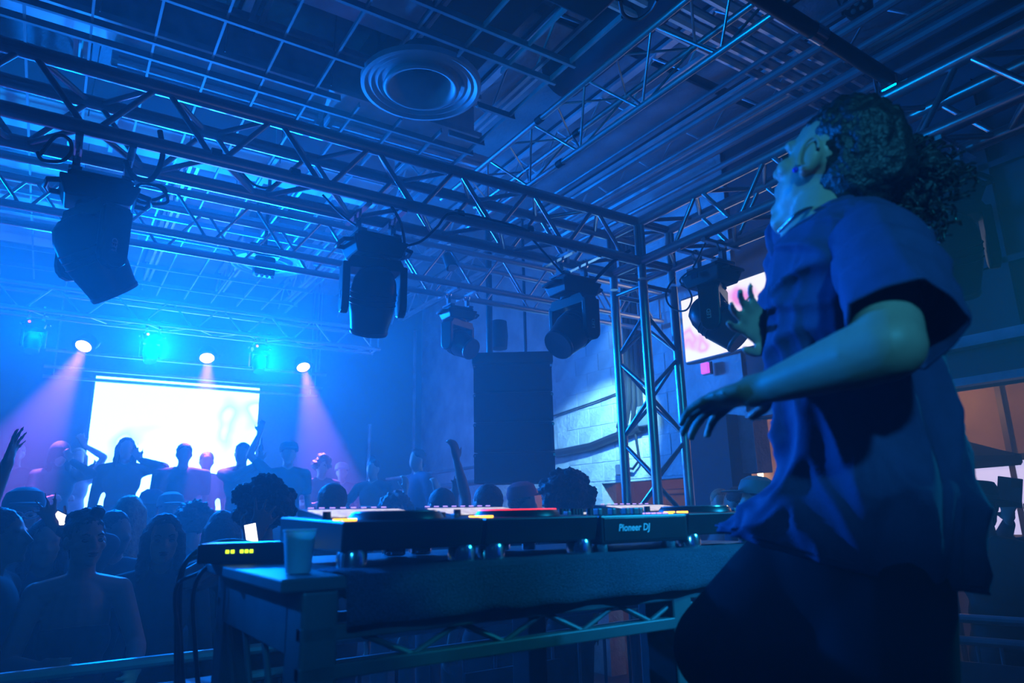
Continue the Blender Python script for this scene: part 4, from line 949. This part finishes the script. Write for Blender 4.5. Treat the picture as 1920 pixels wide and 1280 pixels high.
# crowd behind the decks
person('person with a rounded dark head seen over the display of the cup end deck', 622, 948, 4.1, 0, FAR, 'short', 0, 1, 0, 0, ('down', 'down'), .018, G2)
person('person with tousled dark hair low behind the decks, arms up', 742, 962, 5.4, 0, BOOTH, 'curly', 1, 0, 1, 0, ('wave', 'down'), .018, G2)
person('person with dark hair and one fist raised behind the decks', 828, 952, 4.6, 0, FAR, 'short', 0, 1, 0, 0, ('down', 'high'), .018, G2, hand_open=False)
person('person with a smooth round head before the loudspeaker array', 915, 948, 4.2, 0, FAR, 'short', 0, 0, 0, 0, ('down', 'down'), .018, G2)
person('person in a red cap before the lit orange door', 977, 942, 5.2, 0, (6, 4), 'short', 0, 1, 0, 0, ('down', 'down'), .018, G2, hat=('cap', redcap))
person('person with a wide dark afro before the block wall', 1060, 948, 4.4, 0, FAR, 'afro', 0, 3, 0, 0, ('down', 'down'), .016, G2)
person('person with both fists raised before the loudspeaker array', 790, 985, 6.1, 0, (0.5, 20), 'short', 0, 2, 1, 0, ('high', 'up'), .016, G2, hand_open=False)
person('person with dark hair between the tower and the teal cap', 1385, 946, 5.0, 0, FAR, 'short', 0, 2, 4, 0, ('down', 'down'), .018, G2)
person('person in a teal cap beside the DJ', 1424, 938, 4.4, 0, (-2, 8), 'short', 0, 2, 0, 0, ('down', 'down'), .018, G2, hat=('cap', tealcap))
person('person with light hair low beyond the tower', 1352, 946, 5.6, 0, BOOTH, 'short', 2, 2, 2, 0, ('down', 'down'), .018, G2)
# far stage
FS = .7; TO = (0.6, 0)
person('dancer with one arm stretched toward the hooded dancer', 30, 852, 7.6, FS, (-1.5, 0), 'short', 0, 1, 0, 0, ('wide', 'down'), .020, G3, sleeve='long')
person('hooded dancer bending forward on the far stage', 112, 852, 7.2, FS, (1.5, 0), 'long', 0, 0, 0, 0, ('face', 'bent'), .020, G3, hat=('hood', cl_c[0]), sleeve='long')
person('dancer in pale clothes with both arms raised beside the stage screen', 146, 860, 8.2, FS, TO, 'long', 2, 2, 2, 2, (('at', 158, 835, 8.1), 'bent'), .018, G3, slim=.85)
person('dancer with long hair and hand at the cheek before the stage screen', 236, 842, 7.6, FS, TO, 'long', 0, 0, 0, 0, (('at', 262, 862, 7.5), 'down'), .018, G3, sleeve='long', skirt=True, slim=1.05)
person('broad dancer with short hair before the middle of the stage screen', 345, 852, 7.4, FS, TO, 'short', 0, 0, 0, 0, ('down', 'down'), .020, G3, slim=1.22)
person('smaller dancer with cropped hair standing between two taller ones', 387, 866, 8.0, FS, TO, 'short', 0, 1, 1, 0, ('down', 'down'), .020, G3)
person('dancer in dark clothes holding a bottle up near the end of the stage screen', 454, 851, 7.5, FS, (-.6, 0), 'short', 0, 1, 0, 0, ('down', ('at', 482, 870, 7.3)), .018, G3, sleeve='long', turn=-.3)
person('dancer in a flat top cap with one fist high beside the stage screen', 541, 852, 7.3, FS, TO, 'short', 0, 2, 0, 0, ('down', ('at', 487, 812, 7.2)), .018, G3, hat=('cap', cl_c[0]), hand_open=False)
person('dancer with curly hair under the last magenta light', 603, 876, 8.2, FS, (2, 3), 'curly', 0, 0, 0, 0, ('down', 'bent'), .018, G3)
person('small dancer in a white cap lit magenta', 641, 886, 9.0, FS, TO, 'short', 0, 2, 1, 0, ('down', 'bent'), .020, G3, hat=('cap', cl_c[2]), eyes=False)
person('dancer leaning with one pale arm down past the last magenta light', 700, 880, 7.2, FS, (-2, 2), 'bun', 0, 2, 0, 0, ('bent', 'hip'), .018, G3)
person('dancer in a jacket standing in profile before the wall corner', 784, 862, 7.3, FS, (-6, 6), 'short', 0, 0, 4, 0, ('down', 'down'), .020, G3, sleeve='long')
# behind the DJ
person('man in a dark brimmed hat behind the DJ', 1838, 958, 3.6, 0, (1.5, 2.2), 'short', 0, 2, 0, 0, ('down', 'bent'), .014, G4, hat=('hat', cl_c[0]), sleeve='long')
person('person at the picture edge filming with a raised phone', 1950, 965, 4.3, 0, (1.0, 1.5), 'short', 0, 0, 0, 0, ('bent', ('at', 1888, 955, 3.9)), .012, G4, sleeve='long')
phone('phone with a pale case held up behind the DJ', aD(1893, 922, 3.85), (0, 0, 1.6), .115, .16, .2, lit=False)
b = MB(); c = aD(488, 860, 7.35); b.lathe([(.0001, 0), (.03, 0), (.032, .12), (.013, .16), (.012, .22), (.0001, .22)], Mx.Translation(c), 14)
tag(b.build('bottle', glass, smooth=True), 'bottle held up by a dancer near the end of the stage screen', 'bottle')

# ------------------------------------------------------------------ the DJ
dj_floor = .62
root = aD(1560, 1000, 1.36)
dj = thing('person', 'DJ in a loose navy T-shirt, dark curls tied back, arm bent over the decks', 'person', (root.x, root.y, dj_floor))
A = aD
hb = V((-RIGHT.x, -RIGHT.y, 0)).normalized(); fh = V((FWD.x, FWD.y, 0)).normalized()
f = (hb*.62+fh*.785).normalized(); zup = V((0, 0, 1))
tilt = math.radians(30)
fy = (f*math.cos(tilt)+zup*math.sin(tilt)).normalized(); hx = fy.cross(zup).normalized(); hz = hx.cross(fy).normalized()
hcen = A(1556, 314, 1.40)
HM = Mx((hx, fy, hz)).transposed().to_4x4(); HM.translation = hcen
HK = 1.06
b = MB(); add_head(b, HM, HK)
def HP(x, y, z): return HM @ (V((x, y, z))*HK)
for s in (-1, 1): b.ell(HP(s*.084, -.008, -.002), (.010, .021, .033), Mx((hx, fy, hz)).transposed())
# beard line and jaw
b.cap(HP(0, .03, -.09), HP(0, .055, -.115), .04, .028)
b.cap(HP(0, -.02, -.06), A(1545, 440, 1.36), .058, .068, 16)
shl, shr = A(1640, 452, 1.23), A(1500, 445, 1.50)
b.cap(A(1545, 440, 1.36), shl, .06, .055).cap(A(1545, 440, 1.36), shr, .06, .055)
chest, belly, hips = A(1570, 560, 1.37), A(1605, 790, 1.37), A(1590, 1030, 1.36)
up_ = zup
tr_ = Mx((-hb, fh, zup)).transposed()
b.ell(chest, (.125, .15, .19), tr_).ell(belly, (.115, .13, .2), tr_).ell(hips, (.15, .15, .16), tr_)
el, wl = A(1668, 648, 1.0), A(1452, 722, 1.13)
b.cap(shl, el, .056, .049, 16).cap(el, el+(wl-el)*.3, .050, .047, 16).cap(el+(wl-el)*.3, wl, .047, .029, 16)
hdir = (A(1345, 752, 1.22)-wl).normalized(); nrm = (V((0, 0, -1))*.8-fh*.1); nrm = (nrm-hdir*nrm.dot(hdir)).normalized(); sd = hdir.cross(nrm)
add_hand(b, wl+hdir*.01, hdir, sd, nrm, 1.12, .30, .10, rr=.0088)
er, wr_ = A(1500, 640, 1.62), A(1462, 640, 1.44)
b.cap(shr, er, .052, .044).cap(er, wr_, .044, .028)
hd2 = (A(1425, 612, 1.42)-wr_).normalized(); n2 = (-fh-hd2*(-fh).dot(hd2)).normalized()
add_hand(b, wr_, hd2, hd2.cross(n2), n2, 1.0, .25, .2, rr=.0085)
kn1, an1 = A(1400, 1290, 1.42), None
hpl, hpr = A(1640, 1090, 1.30), A(1500, 1080, 1.40)
def ground(p, z): q = V(p); q.z = z; return q
k1 = ground(A(1395, 1270, 1.42), 1.10); a1 = ground(k1+fh*-.05, dj_floor+.09)
k2 = ground(A(1640, 1290, 1.30), 1.10); a2 = ground(k2-hb*.02, dj_floor+.09)
for hp_, k_, a_ in ((hpr, k1, a1), (hpl, k2, a2)):
    b.cap(hp_, k_, .085, .058).cap(k_, a_, .056, .04).cap(ground(a_, dj_floor+.045)-f*.04, ground(a_, dj_floor+.04)+f*.15, .042, .034)
remesh(b.build('body', dj_skin, dj), .0065, 3)
# trousers
b = MB(); b.ell(hips+V((0, 0, -.03)), (.165, .165, .15), tr_)
b.cap(hpr, k1, .125, .115).cap(k1, a1+V((0, 0, .06)), .115, .095).cap(hpl, k2, .135, .12).cap(k2, a2+V((0, 0, .06)), .12, .10)
b.cap(A(1450, 1090, 1.38), A(1352, 1215, 1.42), .09, .10)
remesh(b.build('trousers', dj_pants, dj), .012, 8)
for a_ in (a1, a2):
    s_ = MB(); p = ground(a_, dj_floor+.05); s_.cap(p-f*.06, p+f*.17, .05, .042); s_.box(p+f*.055-V((0, 0, .04)), (.09, .09, .02)); remesh(s_.build('shoe', cl_c[2], dj), .008, 4)
# shirt: lofted rings, wider toward the swinging hem, with hanging folds
rings = [((1500, 420), (1592, 388), 1.37, .070, 0), ((1478, 436), (1634, 400), 1.35, .100, .0), ((1460, 468), (1668, 432), 1.34, .125, .0), ((1451, 520), (1688, 490), 1.35, .150, .0), ((1446, 580), (1702, 560), 1.36, .155, 0),
         ((1447, 650), (1716, 640), 1.36, .155, 0), ((1459, 720), (1736, 710), 1.36, .15, 0), ((1471, 785), (1754, 780), 1.36, .15, .005), ((1470, 845), (1772, 850), 1.36, .155, .01), ((1446, 905), (1788, 915), 1.36, .165, .02),
         ((1410, 955), (1802, 985), 1.36, .175, .03), ((1377, 1000), (1812, 1088), 1.36, .185, .03)]
N = 168
def ring_eval(u):
    x = u*(len(rings)-1); i = min(int(x), len(rings)-2); q = x-i
    def g(j): return rings[max(0, min(len(rings)-1, j))]
    def cr(a, b_, c_, d_): return .5*(2*b_+(c_-a)*q+(2*a-5*b_+4*c_-d_)*q*q+(3*b_-a-3*c_+d_)*q**3)
    r4 = [g(i-1), g(i), g(i+1), g(i+2)]
    return [cr(*[w(r) for r in r4]) for w in (lambda r: r[0][0], lambda r: r[0][1], lambda r: r[1][0], lambda r: r[1][1], lambda r: r[2], lambda r: r[3], lambda r: r[4])]
rows = []
for j in range(111):
    u = j/110; lx, ly, rx, ry, D, rd, sag = ring_eval(u)
    Lp, Rp = A(lx, ly, D), A(rx, ry, D); c = (Lp+Rp)/2; a = (Rp-Lp)/2; n_ = -fh
    row = []
    for i in range(N):
        th = 2*PI*i/N; ct_, st_ = math.cos(th), math.sin(th)
        e_ = .93
        ctp, stp = math.copysign(abs(ct_)**e_, ct_), math.copysign(abs(st_)**e_, st_)
        p = c+a*ctp+n_*rd*stp+V((0, 0, -sag*max(0, stp)))
        q = a*ctp+n_*rd*stp; sx_, sy_ = ctp*a.length, stp*rd
        w_ = .35*math.sin(u*4.2+sx_*5)
        def ridge(v): return max(0.0, 1-abs(v)*2.6)**1.6
        n1 = ridge(mnoise.noise(V((sx_*10+w_, sy_*10, u*1.5+3.1)))); n2 = ridge(mnoise.noise(V((sx_*19+w_*2, sy_*19, u*2.6+9.7))))
        # diagonal drag folds from the arm and shoulder
        n3 = ridge(mnoise.noise(V((sx_*6+u*5, sy_*6-1.5, u*7-sx_*9))))
        amp = .006+.040*max(0, u-.10)**.9
        dg = math.exp(-((u-.36)/.2)**2)*.024*n3
        out = (a.normalized()*ctp/max(a.length, .01)+n_*stp/max(rd, .01)).normalized()
        row.append(p+out*((n1*.9+n2*.4-.42)*amp+dg))
    rows.append(row)
b = MB(); b.grid(rows); sh = b.build('shirt', dj_shirt, dj, True, 3)
m_ = sh.modifiers.new('t', 'SOLIDIFY'); m_.thickness = .0035; m_.offset = -1
b = MB(); b.tube([p+(V((0, 0, -.001))) for p in rows[0]], .0065, 8, True); b.build('collar', dj_shirt, sh, True)
b = MB(); b.tube([p+V((0, 0, .012)) for p in rows[-1]][::2], .0022, 6, True); b.build('hem_seam', dj_shirt, sh, True)
# sleeves
def sleeve(path, rad, nm):
    rows = []; nn = 48; steps = 34
    for j in range(steps+1):
        u = j/steps*(len(path)-1); i = min(int(u), len(path)-2); q = u-i; c = path[i].lerp(path[i+1], q)
        d = (path[min(i+1, len(path)-1)]-path[i]).normalized() if True else None
        if i+2 < len(path): d = d.lerp((path[i+2]-path[i+1]).normalized(), q*.5).normalized()
        if i > 0: d = d.lerp((path[i]-path[i-1]).normalized(), (1-q)*.5).normalized()
        r = rad[i]+(rad[i+1]-rad[i])*q; x = d.cross(V((0, 0, 1)) if abs(d.z) < .97 else V((1, 0, 0))).normalized(); y = d.cross(x)
        row = []
        for k_ in range(nn):
            th = 2*PI*k_/nn; fo = .007*(j/steps)*((1-abs(math.sin(th*2.5+j*.05)))**2*1.6-.4)+.006*math.exp(-((j/steps-.45)/.2)**2)*math.sin(j*.9+th)
            row.append(c+(x*math.cos(th)+y*math.sin(th))*(r+fo))
        rows.append(row)
    b = MB(); b.grid(rows); o = b.build(nm, dj_shirt, dj, True, 3); m_ = o.modifiers.new('t', 'SOLIDIFY'); m_.thickness = .004; m_.offset = -1
    return o
sleeve([A(1600, 425, 1.30), A(1640, 458, 1.225), A(1668, 515, 1.13), A(1684, 570, 1.055), A(1694, 612, 1.01)], [.055, .078, .080, .078, .079], 'sleeve')
sleeve([A(1520, 440, 1.45), shr, shr.lerp(er, .4), shr.lerp(er, .75)], [.06, .068, .07, .072], 'sleeve')
# hair: close crown, tied back, curls behind
h = MB(); RH = Mx((hx, fy, hz)).transposed()
h.ell(HP(0, -.034, .048), (.084, .106, .094), RH @ Mx.Rotation(.45, 3, 'X')).ell(HP(0, -.065, -.005), (.080, .070, .080), RH)
h.cap(HP(0, -.10, .02), A(1668, 338, 1.42), .055, .045)
rnd = random.Random(3)
for i in range(110):
    a_, e_ = rnd.uniform(0, 2*PI), rnd.uniform(-1.3, 1.3)
    h.ell(A(1688, 338, 1.43)+V((math.cos(a_)*math.cos(e_), math.sin(a_)*math.cos(e_), math.sin(e_)))*rnd.uniform(.03, .085), rnd.uniform(.012, .026), None, 8, 6)
remesh(h.build('hair', dj_hair, dj), .0065, 2, disp=.022)
b = MB()
for i in range(120):
    a1_, e1_ = rnd.uniform(0, 2*PI), rnd.uniform(-1.2, 1.2); dx = V((math.cos(a1_)*math.cos(e1_), math.sin(a1_)*math.cos(e1_), math.sin(e1_)))
    p = A(1692, 338, 1.43)+dx*.055; a0 = rnd.uniform(0, 6); pts = []; w_ = rnd.uniform(.006, .012); dx = dx*.8+RIGHT*.35+V((0, 0, -.45))
    for j in range(13): pts.append(p+dx*j*.0055+V((math.cos(a0+j*1.15), math.sin(a0+j*1.15), math.sin(a0+j*.8)))*w_)
    b.tube(pts, .0026, 5)
hl = b.build('curl', dj_hair, dj, True); hl['kind'] = 'stuff'
e = MB(); e.ell(HP(-.094, .004, -.032), .006, None, 10, 7); e.build('ear_stud', mat('blue_stud', (.1, .1, .9), .1, .6, emit=None), dj, True)
# inner fold of the ear
e = MB(); e.tube([HP(-.093, -.010+.017*math.cos(q), .0+.030*math.sin(q)) for q in [(-.9+i*.28) for i in range(14)]], .0038, 6); e.build('ear_rim', dj_skin, dj, True)
for i in range(26):
    u = i/25; p = A(1462+u*62, 432-math.sin(u*1.5)*42, 1.345-.05*math.sin(u*3.0))
    if i == 0: nk = MB()
    nk.ell(p, .0045, None, 8, 6)
nk.build('necklace', chrome, dj, True)
for s in (-1, 1): e = MB(); e.ell(HP(s*.031, .0775, -.002), (.014, .010, .008), RH, 10, 7); e.build('eye', eye_m, dj, True)

settle()
